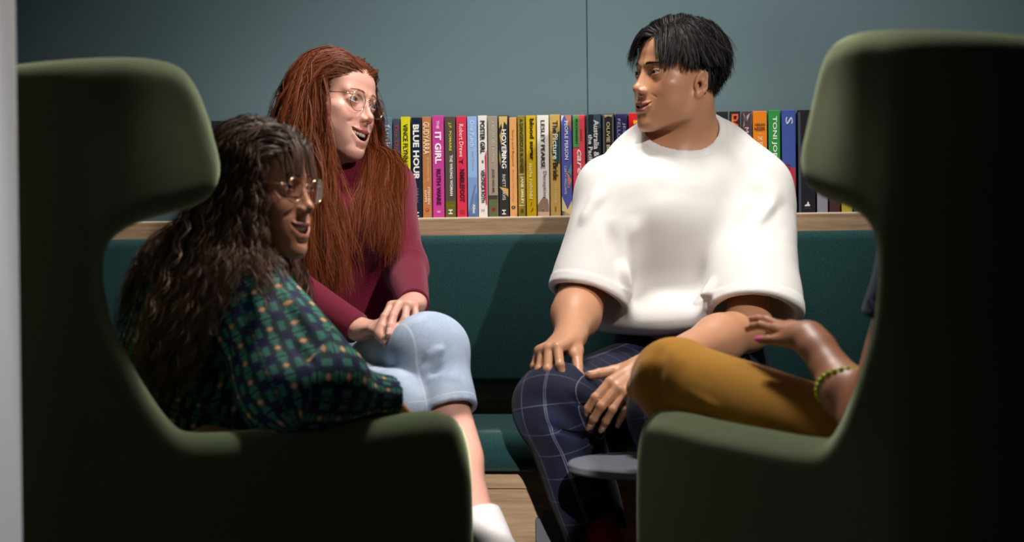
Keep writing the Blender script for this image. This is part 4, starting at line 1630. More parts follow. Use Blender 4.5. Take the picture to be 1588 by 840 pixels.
def folds(p, items, kr=1.0, kh=1.0):
    """soft ridges: (a, b, radius, height) added to the cloth (height < 0 digs a crease)"""
    d = np.zeros(len(p))
    for a, b, r, h in items:
        r = r * kr; h = h * kh
        a = np.asarray(a, float); b = np.asarray(b, float); ab = b - a
        t = np.clip(((p - a) @ ab) / (ab @ ab), 0, 1)
        dist = np.linalg.norm(p - a - t[:, None] * ab, axis=1)
        d += h * bump(dist, r) * step01(np.minimum(t, 1 - t), -.08, .34)
    return d


SKIN_MAN = skin_mat('warm_tan_skin', srgb(190, 138, 105), srgb(164, 96, 72), srgb(172, 98, 92), 0.42, 0.10)
EYE_DARK = eye_mat('dark_brown_eye', (0.035, 0.014, 0.006))
M_black_hair = hair_mat('black_hair', (0.006, 0.005, 0.005), (0.010, 0.008, 0.008), (0.022, 0.018, 0.017), 0.38)

man = empty('person', tuple(P(1060, 600, 3.8) * A3(1, 1, 0)), 'man in an oversized white t-shirt and navy windowpane check trousers sitting on the bench', 'person')
mH = Head(P(1052, 118, 3.745), A3(-0.87, -0.49, 0.03), A3(0.06, 0.0, 1), dict(open=4.0, smile=7.5, mouth_w=31, mouth_y=-1.0, laugh=.2, chin_y=-2, face_w=1.0, nose=1.04, nose_len=-1.5, nose_bridge=-1.5, eye=0.8, eye_tilt=2.0, jaw_z=1), 1.0)

# joints
m_neck = P(1068, 235, 3.80)
m_sh_r = P(948, 298, 3.74); m_sh_l = P(1166, 300, 3.80)       # his right and left shoulder
m_el_r = P(898, 470, 3.66); m_wr_r = P(882, 528, 3.48)
m_el_l = P(1160, 508, 3.62); m_wr_l = P(1003, 571, 3.40)
m_chest = P(1062, 330, 3.82); m_belly = P(1062, 450, 3.84); m_pelvis = P(1068, 560, 3.90)
m_hip_r = P(1010, 585, 3.84); m_hip_l = P(1125, 585, 3.84)
m_kn_r = P(862, 632, 3.42); m_kn_l = P(1040, 640, 3.30)
m_an_r = P(950, 905, 3.52); m_an_l = P(1120, 960, 3.45)

hr = hand_parts(m_wr_r, P(846, 543, 3.405) - m_wr_r, (0.05, -0.25, -1), (1, -0.4, 0.05),
                dict(fingers=[(48, 34, 16, 24), (50, 36, 18, 8), (52, 36, 18, -8), (52, 36, 18, -22)], thumb=(30, 40, 12)), 1.0)
hl = hand_parts(m_wr_l, P(962, 604, 3.345) - m_wr_l, (0.10, 0.85, -0.4), (-1, -0.1, 0.55),
                dict(fingers=[(26, 30, 14, 2), (28, 34, 16, 0), (30, 34, 16, -3), (32, 34, 16, -8)], thumb=(36, 6, 10)), 1.02)


def man_body(p):
    nk = s_cone(p, mH.wor(A3(0, -22, -50)), m_neck + A3(0, 0.01, 0.0), 0.057, 0.066)
    nk = smin(nk, s_cone(p, mH.wor(A3(-38, -30, -55)), m_neck + A3(-0.035, -0.055, -0.02), 0.014, 0.012), 0.03)
    nk = smin(nk, s_cone(p, m_neck + A3(0, 0.02, 0), m_sh_l + A3(-.04, 0, 0.03), 0.055, 0.045), 0.05)
    nk = smin(nk, s_cone(p, m_neck + A3(0, 0.02, 0), m_sh_r + A3(.04, 0, 0.03), 0.055, 0.045), 0.05)
    d = smin(mH.sdf(p), nk, 0.018)
    t = s_econe(p, m_chest, m_belly, 0.15, 0.135, 0.66, (0, 1, 0))
    t = smin(t, s_econe(p, m_belly, m_pelvis, 0.135, 0.15, 0.7, (0, 1, 0)), 0.05)
    t = smin(t, s_chain(p, [m_sh_r, m_chest + A3(0, 0, .05), m_sh_l], [.055, .09, .055], .05), .06)
    d = smin(d, t, 0.05)
    for sh, el, wr, h, mid in ((m_sh_r, m_el_r, m_wr_r, hr, .46), (m_sh_l, m_el_l, m_wr_l, hl, .42)):
        a = s_cone(p, sh, el, .050, .042)
        f1 = el + (wr - el) * .30
        fo = smin(s_cone(p, el, f1, .041, .045), s_cone(p, f1, wr, .045, .027), .03)
        a = smin(a, fo, .035)
        a = smin(a, s_econe(p, wr - (wr - el) * .1, wr + h['f'] * .02, .029, .029, .72, h['n']), .02)
        a = smin(a, s_hand(p, h), .014)
        d = smin(d, a, .02)
    for hp, kn, an in ((m_hip_r, m_kn_r, m_an_r), (m_hip_l, m_kn_l, m_an_l)):
        l = smin(s_cone(p, hp, kn, .078, .055), s_cone(p, kn, an, .054, .038), .04)
        l = smin(l, s_cone(p, an, an + A3(-.03, -.15, -.05), .036, .028), .03)
        d = smin(d, l, .03)
    return d


def bounds(pts, pad):
    pts = np.array(pts)
    return [(a - pad, b + pad) for a, b in zip(pts.min(0), pts.max(0))]


def body_mesh(f, bd, fine, h=0.012):
    """fine: list of (centre, radius, step) where the grid is fine"""
    ax = []
    for k in range(3):
        iv = [(c[k] - r, c[k] + r, s) for c, r, s in fine]
        ax.append(axis_grid(bd[k][0], bd[k][1], h, iv))
    return surface(f, *ax)


def finish_body(root, v, q, mat, head, look, eye, name='body'):
    o = mesh_obj(name, v, q, mat, root)
    near = np.linalg.norm(v - head.o, axis=1) < .2
    for nm, fn in (('lips', head.lip_mask), ('blush', head.blush_mask), ('mouth', head.mouth_inside)):
        a = np.zeros(len(v)); a[near] = fn(v[near]); set_attr(o, nm, a)
    add_eyes(head, root, eye, look)
    add_mouth(head, root)
    return o


bd = bounds([mH.o, m_sh_r, m_sh_l, m_an_r, m_an_l, m_kn_r, m_pelvis, m_wr_r, hr['tips'][3][0], m_chest], .13)
bd[2] = (max(bd[2][0], 0.005), bd[2][1])
v, q = body_mesh(man_body, bd, [(mH.wor(A3(0, 0, -15)), .105, .0019), ((m_wr_r + hr['tips'][1][0]) / 2, .085, .0026), ((m_wr_l + hl['tips'][1][0]) / 2, .10, .0026)])
finish_body(man, v, q, SKIN_MAN, mH, A3(-0.95, -0.32, -0.02), EYE_DARK)
M_nail_man = plain('natural_nail', srgb(205, 150, 125), 0.3)
nails(hr, man, M_nail_man, (0, 1, 2, 3)); nails(hl, man, M_nail_man, (0, 1, 2, 4))

# ---- t-shirt
sl_r = m_sh_r + (m_el_r - m_sh_r) * .93; sl_l = m_sh_l + (m_el_l - m_sh_l) * .90
hem = P(1060, 520, 3.80)


def man_shirt(p):
    zt = p[:, 2]
    t = s_econe(p, m_chest + A3(0, .0, .02), P(1056, 500, 3.80), 0.198, 0.190, 0.60, (0, 1, 0))
    t = smin(t, s_chain(p, [m_sh_r + A3(.0, .0, .0), m_neck + A3(-.01, .02, -.055), m_sh_l + A3(-.0, 0, 0)], [.066, .088, .070], .05), .05)
    t = smin(t, s_ell(p, P(1040, 340, 3.74), A3(.15, .085, .13)), .05)      # chest
    t = smin(t, s_ell(p, P(1050, 500, 3.74), A3(.155, .10, .075)), .05)      # blousing over the waist
    # sleeves
    wr_ = m_el_r - m_sh_r; wl_ = m_el_l - m_sh_l
    a = s_cone(p, m_sh_r, sl_r + A3(.014, 0, 0), .072, .082)
    b = s_cone(p, m_sh_l + A3(0, 0, 0), sl_l + A3(.012, 0, 0), .084, .098)
    ur = unit(wr_); ul = unit(wl_ * A3(.75, .8, 1))
    a = smax(a, (p - sl_r - A3(0, 0, 0)) @ ur, .008)
    b = smax(b, (p - sl_l) @ ul, .008)
    seam_r = (p - sl_r) @ ur; seam_l = (p - sl_l) @ ul
    a = a - .0014 * step01(seam_r, -.024, -.021); b = b - .0014 * step01(seam_l, -.024, -.021)
    d = smin(smin(t, a, .035), b, .035)
    # folds
    F = [
        # his left armpit and sleeve
        (P(1135, 400, 3.66), P(1180, 300, 3.66), .022, -.007), (P(1126, 470, 3.64), P(1140, 400, 3.64), .020, -.006),
        (P(1160, 345, 3.64), P(1215, 300, 3.68), .022, .007), (P(1150, 390, 3.63), P(1222, 370, 3.68), .020, .006), 
        (P(1140, 430, 3.62), P(1215, 420, 3.66), .022, .006), 
        (P(1165, 260, 3.70), P(1215, 320, 3.70), .03, .006),
        # his right armpit
        (P(925, 450, 3.66), P(925, 330, 3.68), .018, -.009), (P(900, 400, 3.64), P(930, 330, 3.66), .018, .005), (P(885, 440, 3.62), P(925, 390, 3.64), .014, -.006),
        (P(895, 350, 3.64), P(935, 290, 3.66), .018, .005),
        # front
        (P(960, 400, 3.62), P(1000, 480, 3.63), .022, .007), (P(985, 330, 3.64), P(1010, 440, 3.62), .028, .007), (P(945, 340, 3.64), P(960, 450, 3.62), .02, -.006),
        (P(1050, 470, 3.60), P(1120, 440, 3.64), .02, .009), (P(1040, 488, 3.60), P(1110, 462, 3.62), .014, -.008), (P(1010, 450, 3.60), P(1060, 500, 3.60), .02, .007),
        (P(1000, 300, 3.68), P(1100, 310, 3.70), .03, -.004),
        (P(965, 500, 3.62), P(1060, 512, 3.60), .016, -.007), (P(1110, 490, 3.62), P(1180, 470, 3.66), .016, .007),
        (P(940, 470, 3.62), P(950, 520, 3.62), .012, .006), (P(1020, 500, 3.60), P(1030, 530, 3.6), .012, .005),
    ]
    near = np.abs(d) < .04
    w = np.zeros(len(p))
    if near.any():
        w[near] = folds(p[near], F, 1.3, 1.5) + .0030 * vnoise(p[near] * A3(1, 1, .6), 38, 4) * step01(-p[near][:, 2], -1.02, -.90) + .0009 * vnoise(p[near], 75, 8)
    d = d - w
    # hem: tucked under the blouse, lower in front right
    hz = P(1060, 518, 3.7)[2] + .012 * vnoise(p * A3(1, 1, 0), 22, 3)
    d = smax(d, hz - .0 - zt, .03)
    # neckline
    nn = unit(A3(-0.12, -0.50, .86))
    nc = m_neck + A3(-.012, -.012, .008)
    hole = s_cone(p, nc - nn * .05, nc + nn * .10, .066, .085)
    d = d - .0018 * (1 - step01(hole, .016, .019))
    d = smax(d, -hole, .003)
    rr = np.abs(hole - .006) - .0085
    col = np.sqrt(np.maximum(np.abs(d + .004), 0) ** 2) - .0048
    # openings of the sleeves
    d = smax(d, -s_cone(p, sl_r + A3(.012, 0, 0) - ur * .03, sl_r + A3(.015, 0, 0) + ur * .03, .066, .074), .004)
    d = smax(d, -s_cone(p, sl_l + A3(.010, 0, 0) - ul * .03, sl_l + A3(.012, 0, 0) + ul * .03, .078, .086), .004)
    return d * .85


t = NT('white_cotton_jersey')
n = t.noise(900, 2, 0.5)
t.l(t.mix(n, srgb(234, 232, 229), srgb(218, 215, 211)), t.b.inputs['Base Color'])
t.b.inputs['Roughness'].default_value = 0.9
t.b.inputs['Sheen Weight'].default_value = 0.15
t.b.inputs['Specular IOR Level'].default_value = 0.2
t.bump(n, 0.25, 0.0005)
M_tee = t.m
sb = bounds([m_sh_r, m_sh_l, sl_r, sl_l, m_neck, P(1060, 540, 3.8), m_chest], .14)
shirt = sdf_obj('t_shirt', man_shirt, sb, .0042, M_tee, man)

# ribbed collar band and sleeve hems
def ring_on(f, c, n, r0, off, N=72, keep=0.0):
    n = unit(n); a = unit(np.cross(n, A3(0, 1, .2))); b = np.cross(n, a)
    ang = np.arange(N) * 2 * np.pi / N
    dirs = np.cos(ang)[:, None] * a + np.sin(ang)[:, None] * b
    return c + dirs * r0


# ---- trousers
def man_trousers(p):
    d = s_econe(p, m_pelvis + A3(0, .0, .05), m_pelvis, .158, .168, .76, (0, 1, 0))
    lr_ = smin(s_cone(p, m_hip_r + A3(0, 0, 0), m_kn_r, .094, .074), s_cone(p, m_kn_r, m_an_r, .076, .056), .03)
    ll_ = smin(s_cone(p, m_hip_l, m_kn_l, .094, .074), s_cone(p, m_kn_l, m_an_l, .076, .056), .03)
    lr_ = smin(lr_, s_ell(p, m_kn_r + A3(.01, -.005, .005), A3(.078, .080, .074)), .03)
    F = [(P(935, 625, 3.38), P(880, 600, 3.34), .022, .008), (P(845, 640, 3.34), P(935, 668, 3.38), .020, .009), (P(845, 655, 3.34), P(945, 690, 3.38), .014, -.009),
         (P(880, 612, 3.34), P(950, 668, 3.38), .014, -.008), (P(900, 590, 3.36), P(960, 650, 3.40), .016, .007), (P(860, 560, 3.40), P(940, 560, 3.50), .016, -.004),
         (P(870, 680, 3.36), P(930, 700, 3.40), .016, .005), (P(830, 690, 3.38), P(850, 640, 3.38), .016, .004), (P(900, 545, 3.5), P(1000, 530, 3.6), .018, .005),
         (P(905, 740, 3.40), P(935, 760, 3.40), .014, .004), (P(960, 560, 3.5), P(1010, 545, 3.6), .014, -.006)]
    d = smin(d, smin(lr_, ll_, .03), .045)
    near = np.abs(d) < .04
    w = np.zeros(len(p))
    if near.any(): w[near] = folds(p[near], F, 1.1, 1.35) + .0016 * vnoise(p[near], 45, 12)
    d = d - w
    cr = unit(m_an_r - m_kn_r); c0 = P(938, 838, 3.47)
    d = smax(d, (p - c0) @ cr, .006)
    d = smax(d, -s_cone(p, c0 - cr * .03, c0 + cr * .03, .048, .048), .004)
    cl = unit(m_an_l - m_kn_l)
    d = smax(d, (p - (m_kn_l + (m_an_l - m_kn_l) * .84)) @ cl, .006)
    return d * .85


def check_mat():
    t = NT('navy_windowpane_cloth')
    c = t.attr('cloth')
    sep = t.n('ShaderNodeSeparateXYZ'); t.l(c.outputs['Vector'], sep.inputs[0])
    u = sep.outputs[0]
    w = sep.outputs[1]

    def lines(x, period, shift, width):
        f = t.math('FRACT', t.math('ADD', t.math('DIVIDE', x, period), shift))
        f = t.math('ABSOLUTE', t.math('SUBTRACT', f, 0.5))
        return t.math('LESS_THAN', f, width / period / 2)
    a = t.math('ADD', lines(u, 0.104, 0.28, 0.0008), t.math('ADD', lines(u, 0.104, 0.315, 0.0008), lines(u, 0.104, 0.79, 0.0008)))
    b = t.math('ADD', lines(w, 0.050, 0.10, 0.0008), 0)
    line = t.math('MINIMUM', t.math('ADD', t.math('MULTIPLY', a, 0.62), t.math('MULTIPLY', b, 0.36)), 0.7)
    # a faint wide plaid in blue
    wa = t.math('MULTIPLY', lines(u, 0.104, 0.05, 0.050), 0.5)
    wb = t.math('MULTIPLY', lines(w, 0.15, 0.5, 0.05), 0.5)
    pl = t.math('MULTIPLY', t.math('MULTIPLY', wa, wb), t.ramp(t.noise(14, 2, .5), [(.45, (0, 0, 0)), (.6, (1, 1, 1))]))
    base = t.mix(t.math('MULTIPLY', pl, 3.2), srgb(18, 22, 46), srgb(28, 44, 88))
    nz = t.noise(1200, 2, .5)
    base = t.mix(t.math('MULTIPLY', nz, .4), base, srgb(20, 22, 40))
    t.l(t.mix(line, base, srgb(150, 156, 178)), t.b.inputs['Base Color'])
    t.b.inputs['Roughness'].default_value = 0.75
    t.b.inputs['Sheen Weight'].default_value = 0.05
    t.b.inputs['Specular IOR Level'].default_value = 0.2
    t.bump(nz, .3, .0004)
    return t.m


M_check = check_mat()
tb = bounds([m_pelvis, m_hip_l, m_hip_r, m_kn_r, m_kn_l, m_an_r, m_an_l], .19)
tb[2] = (m_an_l[2] - .02, tb[2][1] - .06)
tr = sdf_obj('trousers', man_trousers, tb, .0050, M_check, man)
co = np.empty(len(tr.data.vertices) * 3, dtype=np.float32); tr.data.vertices.foreach_get('co', co); co = co.reshape(-1, 3).astype(float)
right = (s_cone(co, m_hip_r, m_kn_r, .09, .07) < s_cone(co, m_hip_l, m_kn_l, .09, .07)) & (s_cone(co, m_kn_r, m_an_r, .07, .05) < s_cone(co, m_kn_l, m_an_l, .07, .05)) | (np.minimum(s_cone(co, m_hip_r, m_kn_r, .09, .07), s_cone(co, m_kn_r, m_an_r, .07, .05)) < np.minimum(s_cone(co, m_hip_l, m_kn_l, .09, .07), s_cone(co, m_kn_l, m_an_l, .07, .05)))
cl = np.zeros_like(co)
cl[right] = leg_coord(co[right], m_hip_r, m_kn_r, m_an_r)
cl[~right] = leg_coord(co[~right], m_hip_l, m_kn_l, m_an_l)
set_attr(tr, 'cloth', cl)

# socks and shoes
M_red_sock = fabric('red_sock_knit', srgb(196, 24, 44), srgb(150, 14, 30), 900, .2)
M_shoe_dark = plain('black_leather', (0.012, 0.012, 0.014), 0.4)


def shoe(root, an, fdir, mat, sole, name='shoe', L=.27, z=None):
    an = np.asarray(an, float); f = unit(fdir * A3(1, 1, 1)); up = unit(A3(0, 0, 1) - f * f[2])
    sd = np.cross(f, up)
    R = np.stack([sd, f, up], 1)
    heel = an - up * .055 - f * .035
    toe = heel + f * (L - .07)
    fn = lambda p: smax(smin(smin(s_econe(p, heel, toe, .040, .042, .85, sd), s_econe(p, heel + up * .005, an + up * .015, .040, .044, .9, sd), .03), s_econe(p, an - up * .005 + f * .01, toe, .044, .030, .95, sd), .03), -((p - heel) @ up) - .032, .01)
    fn2 = lambda p: smax(fn(p), -s_cone(p, an + up * .02, an + up * .10, .038, .05), .004)
    o = sdf_obj(name, fn2, bounds([heel, toe, an], .07), .005, mat, root)
    so = lambda p: smax(s_econe(p, heel, toe, .044, .046, .85, sd), np.abs((p - heel) @ up + .036) - .010, .004)
    s_ = sdf_obj('sole', so, bounds([heel, toe], .07), .006, sole, o)
    return o


def sock(root, kn, an, top, mat, r0, r1, fdir):
    f = unit(fdir)
    d = unit(an - kn)
    fn = lambda p: smin(smax(s_cone(p, an + (kn - an) * .5, an, r0, r1), -(p - top) @ d, .004), s_cone(p, an, an + f * .10 - A3(0, 0, .035), r1, .030), .03)
    return sdf_obj('sock', fn, bounds([top, an, an + f * .12], .07), .005, mat, root)


for kn, an in ((m_kn_r, m_an_r), (m_kn_l, m_an_l)):
    sock(man, kn, an, an + (kn - an) * .46, M_red_sock, .048, .044, A3(-.25, -.95, -.02))
    an2 = an.copy()
    shoe(man, A3(an[0], an[1], .10), A3(-.25, -.95, 0), M_shoe_dark, M_shoe_dark)

# ---- hair: parted, falling to the temple, cropped at the nape
fm = mH.grid()


def scalp_roots(head, n, keep, seed, f):
    rs = np.random.RandomState(seed)
    d = rs.randn(n * 8, 3); d /= np.linalg.norm(d, axis=1)[:, None]
    q = A3(0, -8, 30) + d * A3(74, 94, 82)
    q = q[keep(q)][:n]
    w = head.wor(q)
    for _ in range(5): w = w - f(w)[:, None] * grad(f, w)
    return w, head.loc(w)


def man_scalp(q):
    """the hairy part of his head, in head millimetres"""
    ax = np.abs(q[:, 0])
    front = 74 - .006 * ax ** 2                     # forehead hairline, receding at the temples
    top = (q[:, 2] > 52) & (q[:, 1] < front)
    mid = (q[:, 2] <= 52) & (q[:, 2] > 14) & (q[:, 1] < 26 + .3 * (q[:, 2] - 14))
    back = (q[:, 2] <= 14) & (q[:, 1] < -16) & (q[:, 2] > -64 + .0035 * ax ** 2)
    return top | mid | back


rs = np.random.RandomState(5)
roots, rq = scalp_roots(mH, 4200, man_scalp, 11, fm)
n_ = len(rq)
g = grad(fm, roots)
part_x = -16.0                                       # parting on the far side of the crown
sd_ = np.where(rq[:, 0] > part_x, 1.0, -1.0)
topn = step01(rq[:, 2], 42, 84)
fwd = step01(rq[:, 1], 0, 60)
lock0 = (rq[:, 1] > 46) & (rq[:, 2] > 52) & (rq[:, 0] > 14) & (rq[:, 0] < 40)
low = step01(-rq[:, 2], -20, 50)
# lengths: long on top, short and tapered at the sides and nape
lenm = (18 + 66 * topn) * (1 - .25 * low) + 12 * rs.rand(n_)
lenm = np.where((rq[:, 1] < -40) & (rq[:, 2] > 0), 22 + 36 * step01(rq[:, 2], 5, 70), lenm)
lenm = np.where((np.abs(rq[:, 0]) > 50) & (rq[:, 1] > -30) & (rq[:, 2] < 48), 9 + 5 * rs.rand(n_) + 10 * step01(rq[:, 2], 25, 48), lenm)
lenm = np.where((rq[:, 2] < 14) & (rq[:, 1] > 8), 5, lenm)
lenm = np.where((rq[:, 0] > 20) & (rq[:, 2] < 80), lenm * .74, lenm)
lock = lock0
lenm = np.where(lock, 66 + 10 * rs.rand(n_), lenm)
dl = np.stack([sd_ * (.95 - .25 * low), np.where((sd_ < 0) | (rq[:, 1] > 60), -.5 + 1.2 * fwd, -.75 + .1 * fwd), .45 * topn - (1 - topn) * .95], 1)
dl[lock0, 1] = .55
dl[:, 1] = np.where(low > .3, -.45, dl[:, 1])
dl /= np.linalg.norm(dl, axis=1)[:, None]
dw = dl @ mH.R.T
cl = (np.sin(rq[:, 0] * .35 + 2.2 * np.sin(rq[:, 1] * .09)) + np.sin(rq[:, 1] * .28)) * .5
dirs = dw * .7 + g * (.15 + .75 * topn)[:, None]
jit = rs.randn(n_, 3) * .05


def fld(p, d, t, i):
    gg = grad(fm, p, 2e-3)
    tan = dw - gg * (dw * gg).sum(1)[:, None]
    return d * .60 + tan * .34 + A3(0, 0, -1) * (.05 + .34 * t) + jit + mH.R[:, 1] * (cl * .14 * t)[:, None]


clear = .0022 + .010 * topn + .004 * rs.rand(n_) * (1 - low) + .0015 * (1 + cl) * topn
paths = grow(roots - g * .001, dirs, lenm * .001, 10, fm, fld, clear)
paths = children_of(paths[:, ::2], 3, .0022, 4, .9)
hair_obj('hair', paths, .00050, M_black_hair, man, .35, axis_p=mH.o - A3(0, 0, .03))


def hair_cap(head, keep_d, extra, root, mat, h=.0035):
    """thin dark undercoat following the scalp where the mask keep_d (mm, negative inside) allows"""
    fh = lambda p: smax(near_only(p, head.o, .14, lambda q: smax(head_mm(head.loc(q), head.H) * head.k * .85 - extra, keep_d(head.loc(q)) * head.k, .003), .03), -1.0 * np.ones(len(p)), .001)
    return sdf_obj('hair_undercoat', fh, bounds([head.o], .13), h, mat, root)


def man_keep(q):
    ax = np.abs(q[:, 0])
    a = np.maximum(54 - q[:, 2], q[:, 1] - (70 - .010 * ax ** 2))
    b = np.maximum(14 - q[:, 2], q[:, 1] - 24)
    c = np.maximum(-58 - q[:, 2], q[:, 1] + 20)
    return np.minimum(np.minimum(a, b), c)


hair_cap(mH, man_keep, .0022, man, M_black_hair)
M_brow_black = plain('black_brow_hair', (0.012, 0.008, 0.006), 0.6)
lashes(mH, fm, man, M_brow_black)
brow_strands(mH, fm, man, M_brow_black, 16.5, 4, 12, 50, 260, 8, 3, .40, .28)


# ------------------------------------------------------------------ the red-haired woman
SKIN_PALE = skin_mat('fair_freckled_skin', srgb(212, 160, 142), srgb(212, 132, 118), srgb(186, 84, 86), 0.46, 0.14, 0.16, srgb(190, 120, 92))
EYE_BLUE = eye_mat('grey_blue_eye', (0.10, 0.14, 0.17))
M_red_hair = hair_mat('copper_red_hair', srgb(84, 38, 18), srgb(112, 52, 22), srgb(146, 74, 36), 0.40, .6)
red = empty('person', tuple(P(530, 600, 3.85) * A3(1, 1, 0)), 'laughing red-haired woman with glasses, burgundy jumper and pale jeans, legs crossed on the bench', 'person')
rF = A3(0.80, -0.56, -0.03)
rH = Head(P(519, 162, 3.80), rF, A3(0.148, 0.146, 0.98), dict(open=15, smile=9.0, mouth_w=31, face_w=1.0, nose=0.90, nose_len=1.5, eye=0.95, eye_tilt=0.3, jaw_z=3, chin_y=-1), 0.97)
r_neck = P(527, 268, 3.84)
r_sh_l = P(606, 288, 3.90); r_sh_r = P(452, 292, 3.80)
r_el_l = P(628, 418, 3.82); r_wr_l = P(642, 472, 3.585)
r_el_r = P(436, 436, 3.66); r_wr_r = P(556, 512, 3.56)
r_chest = P(532, 340, 3.86); r_waist = P(525, 450, 3.86); r_pel = P(512, 560, 3.86)
r_hip_l = P(540, 572, 3.84); r_hip_r = P(470, 588, 3.82)
r_kn_l = P(665, 546, 3.45); r_an_l = P(746, 822, 3.29)
r_kn_r = P(618, 634, 3.40); r_an_r = P(600, 990, 3.40)
rcalf = r_kn_l + (r_an_l - r_kn_l) * .38 + A3(-.012, .02, -.01)
hl2 = hand_parts(r_wr_l, P(619, 474, 3.50) - r_wr_l, (0.05, 0.1, -1), (-.4, 1, .2),
                 dict(fingers=[(34, 18, 8, 6), (30, 16, 8, -1), (44, 30, 20, -10), (46, 34, 20, -24)], thumb=(30, 30, 20)), .90)
hr2 = hand_parts(r_wr_r, P(600, 505, 3.50) - r_wr_r, (0.0, 0.2, -1), (-.4, 1, .2),
                 dict(fingers=[(20, 18, 8, 6), (20, 16, 8, 0), (22, 18, 10, -5), (24, 18, 10, -12)], thumb=(34, 20, 20)), .90)


def red_body(p):
    nk = s_cone(p, rH.wor(A3(0, -20, -50)), r_neck, 0.047, 0.056)
    d = smin(rH.sdf(p), nk, 0.018)
    t = s_econe(p, r_chest, r_waist, 0.12, 0.10, 0.68, (0, 1, 0))
    t = smin(t, s_econe(p, r_waist, r_pel, 0.10, 0.14, 0.7, (0, 1, 0)), .05)
    t = smin(t, s_chain(p, [r_sh_r, r_neck + A3(0, 0, -.05), r_sh_l], [.038, .06, .038], .05), .05)
    d = smin(d, t, .04)
    for sh, el, wr, h in ((r_sh_l, r_el_l, r_wr_l, hl2), (r_sh_r, r_el_r, r_wr_r, hr2)):
        a = smin(s_cone(p, sh, el, .036, .031), s_cone(p, el, wr, .031, .021), .03)
        a = smin(a, s_econe(p, wr - (wr - el) * .1, wr + h['f'] * .02, .024, .024, .72, h['n']), .02)
        d = smin(d, smin(a, s_hand(p, h), .012), .02)
    l = smin(s_cone(p, r_hip_l, r_kn_l, .075, .050), s_cone(p, r_kn_l, r_an_l, .046, .030), .04)
    l = smin(l, s_cone(p, rcalf, r_kn_l + (r_an_l - r_kn_l) * .6, .050, .038), .03)
    l = smin(l, s_cone(p, r_an_l, r_an_l + A3(.05, -.06, -.05), .030, .020), .02)
    d = smin(d, l, .03)
    l = smin(s_cone(p, r_hip_r, r_kn_r, .075, .050), s_cone(p, r_kn_r, r_an_r, .048, .032), .04)
    d = smin(d, l, .03)
    return d


bd = bounds([rH.o, r_sh_l, r_sh_r, r_el_r, r_an_l + A3(.1, -.1, -.05), r_an_r, r_pel, r_kn_l], .13)
v, q = body_mesh(red_body, bd, [(rH.wor(A3(0, 10, -15)), .10, .0019), ((r_wr_l + hl2['tips'][1][0]) / 2, .07, .0026)])
finish_body(red, v, q, SKIN_PALE, rH, A3(.86, -.40, .05), EYE_BLUE)
M_nail_pale = plain('pale_nail', srgb(222, 170, 158), 0.25)
nails(hl2, red, M_nail_pale, (0, 1, 2, 3))
glasses(rH, red, M_gold, M_lens)
fr = rH.grid()
M_brown_line = plain('brown_lashes', (.05, .02, .012), .6)
lashes(rH, fr, red, M_brown_line, .45)
brow_strands(rH, fr, red, plain('auburn_brow_hair', srgb(150, 88, 50), .6), 19, 5, 12, 43, 150, 7, 5, .3, .3)
e_ = rH.wor(A3(73, -10, -42))
sdf_obj('earring', lambda p: s_sphere(p, e_, .0022), bounds([e_], .004), .0007, M_gold, red)


# ---- jumper
def red_jumper(p):
    t = s_econe(p, r_chest + A3(0, 0, .02), r_waist, 0.134, 0.112, 0.70, (0, 1, 0))
    t = smin(t, s_econe(p, r_waist, r_pel + A3(0, -.01, .03), 0.112, 0.150, 0.74, (0, 1, 0)), .05)
    t = smin(t, s_chain(p, [r_sh_r, r_neck + A3(0, .0, -.055), r_sh_l], [.048, .068, .048], .04), .045)
    t = smin(t, s_ell(p, P(500, 350, 3.76), A3(.062, .06, .065)), .04)
    t = smin(t, s_ell(p, P(562, 350, 3.77), A3(.062, .06, .065)), .04)
    nk = s_cone(p, r_neck + A3(0, 0, -.02), r_neck + (rH.wor(A3(0, -22, -60)) - r_neck) * .55, .062, .0555)
    t = smin(t, nk, .022)
    a = smin(s_cone(p, r_sh_l, r_el_l, .047, .043), s_cone(p, r_el_l, r_wr_l, .046, .031), .03)
    b = smin(s_cone(p, r_sh_r, r_el_r, .047, .043), s_cone(p, r_el_r, r_wr_r, .044, .032), .03)
    d = smin(smin(t, a, .025), b, .03)
    F = [(P(610, 448, 3.66), P(655, 440, 3.68), .011, .005), (P(610, 462, 3.62), P(655, 452, 3.64), .010, .005), (P(608, 430, 3.7), P(652, 420, 3.74), .013, .005), (P(612, 395, 3.78), P(652, 390, 3.8), .014, .003),
         (P(590, 330, 3.8), P(600, 280, 3.84), .014, -.007), (P(500, 480, 3.72), P(580, 470, 3.74), .016, .006), (P(500, 460, 3.74), P(580, 440, 3.76), .016, -.004), (P(520, 420, 3.74), P(590, 400, 3.78), .02, .004)]
    near = np.abs(d) < .03
    w = np.zeros(len(p))
    if near.any(): w[near] = folds(p[near], F) + .0007 * vnoise(p[near], 60, 5)
    d = d - w
    fa = unit(r_wr_l - r_el_l); fb = unit(r_wr_r - r_el_r)
    ca = r_wr_l - fa * .004; cb = r_wr_r - fb * .004
    nr = np.linalg.norm(p - ca, axis=1) < .09
    d = np.where(nr, smax(d, (p - ca) @ fa, .003), d)
    nr = np.linalg.norm(p - cb, axis=1) < .09
    d = np.where(nr, smax(d, (p - cb) @ fb, .003), d)
    n_ = unit(rH.wor(A3(0, -22, -60)) - r_neck + A3(.01, -.02, 0))
    c_ = r_neck + n_ * .046
    d = np.where(np.linalg.norm(p - c_, axis=1) < .11, smax(d, (p - c_) @ n_, .006), d)
    d = smax(d, -s_cone(p, c_ - n_ * .01, c_ + n_ * .05, .049, .052), .003)
    return smax(d, r_pel[2] - .03 - p[:, 2], .01) * .88


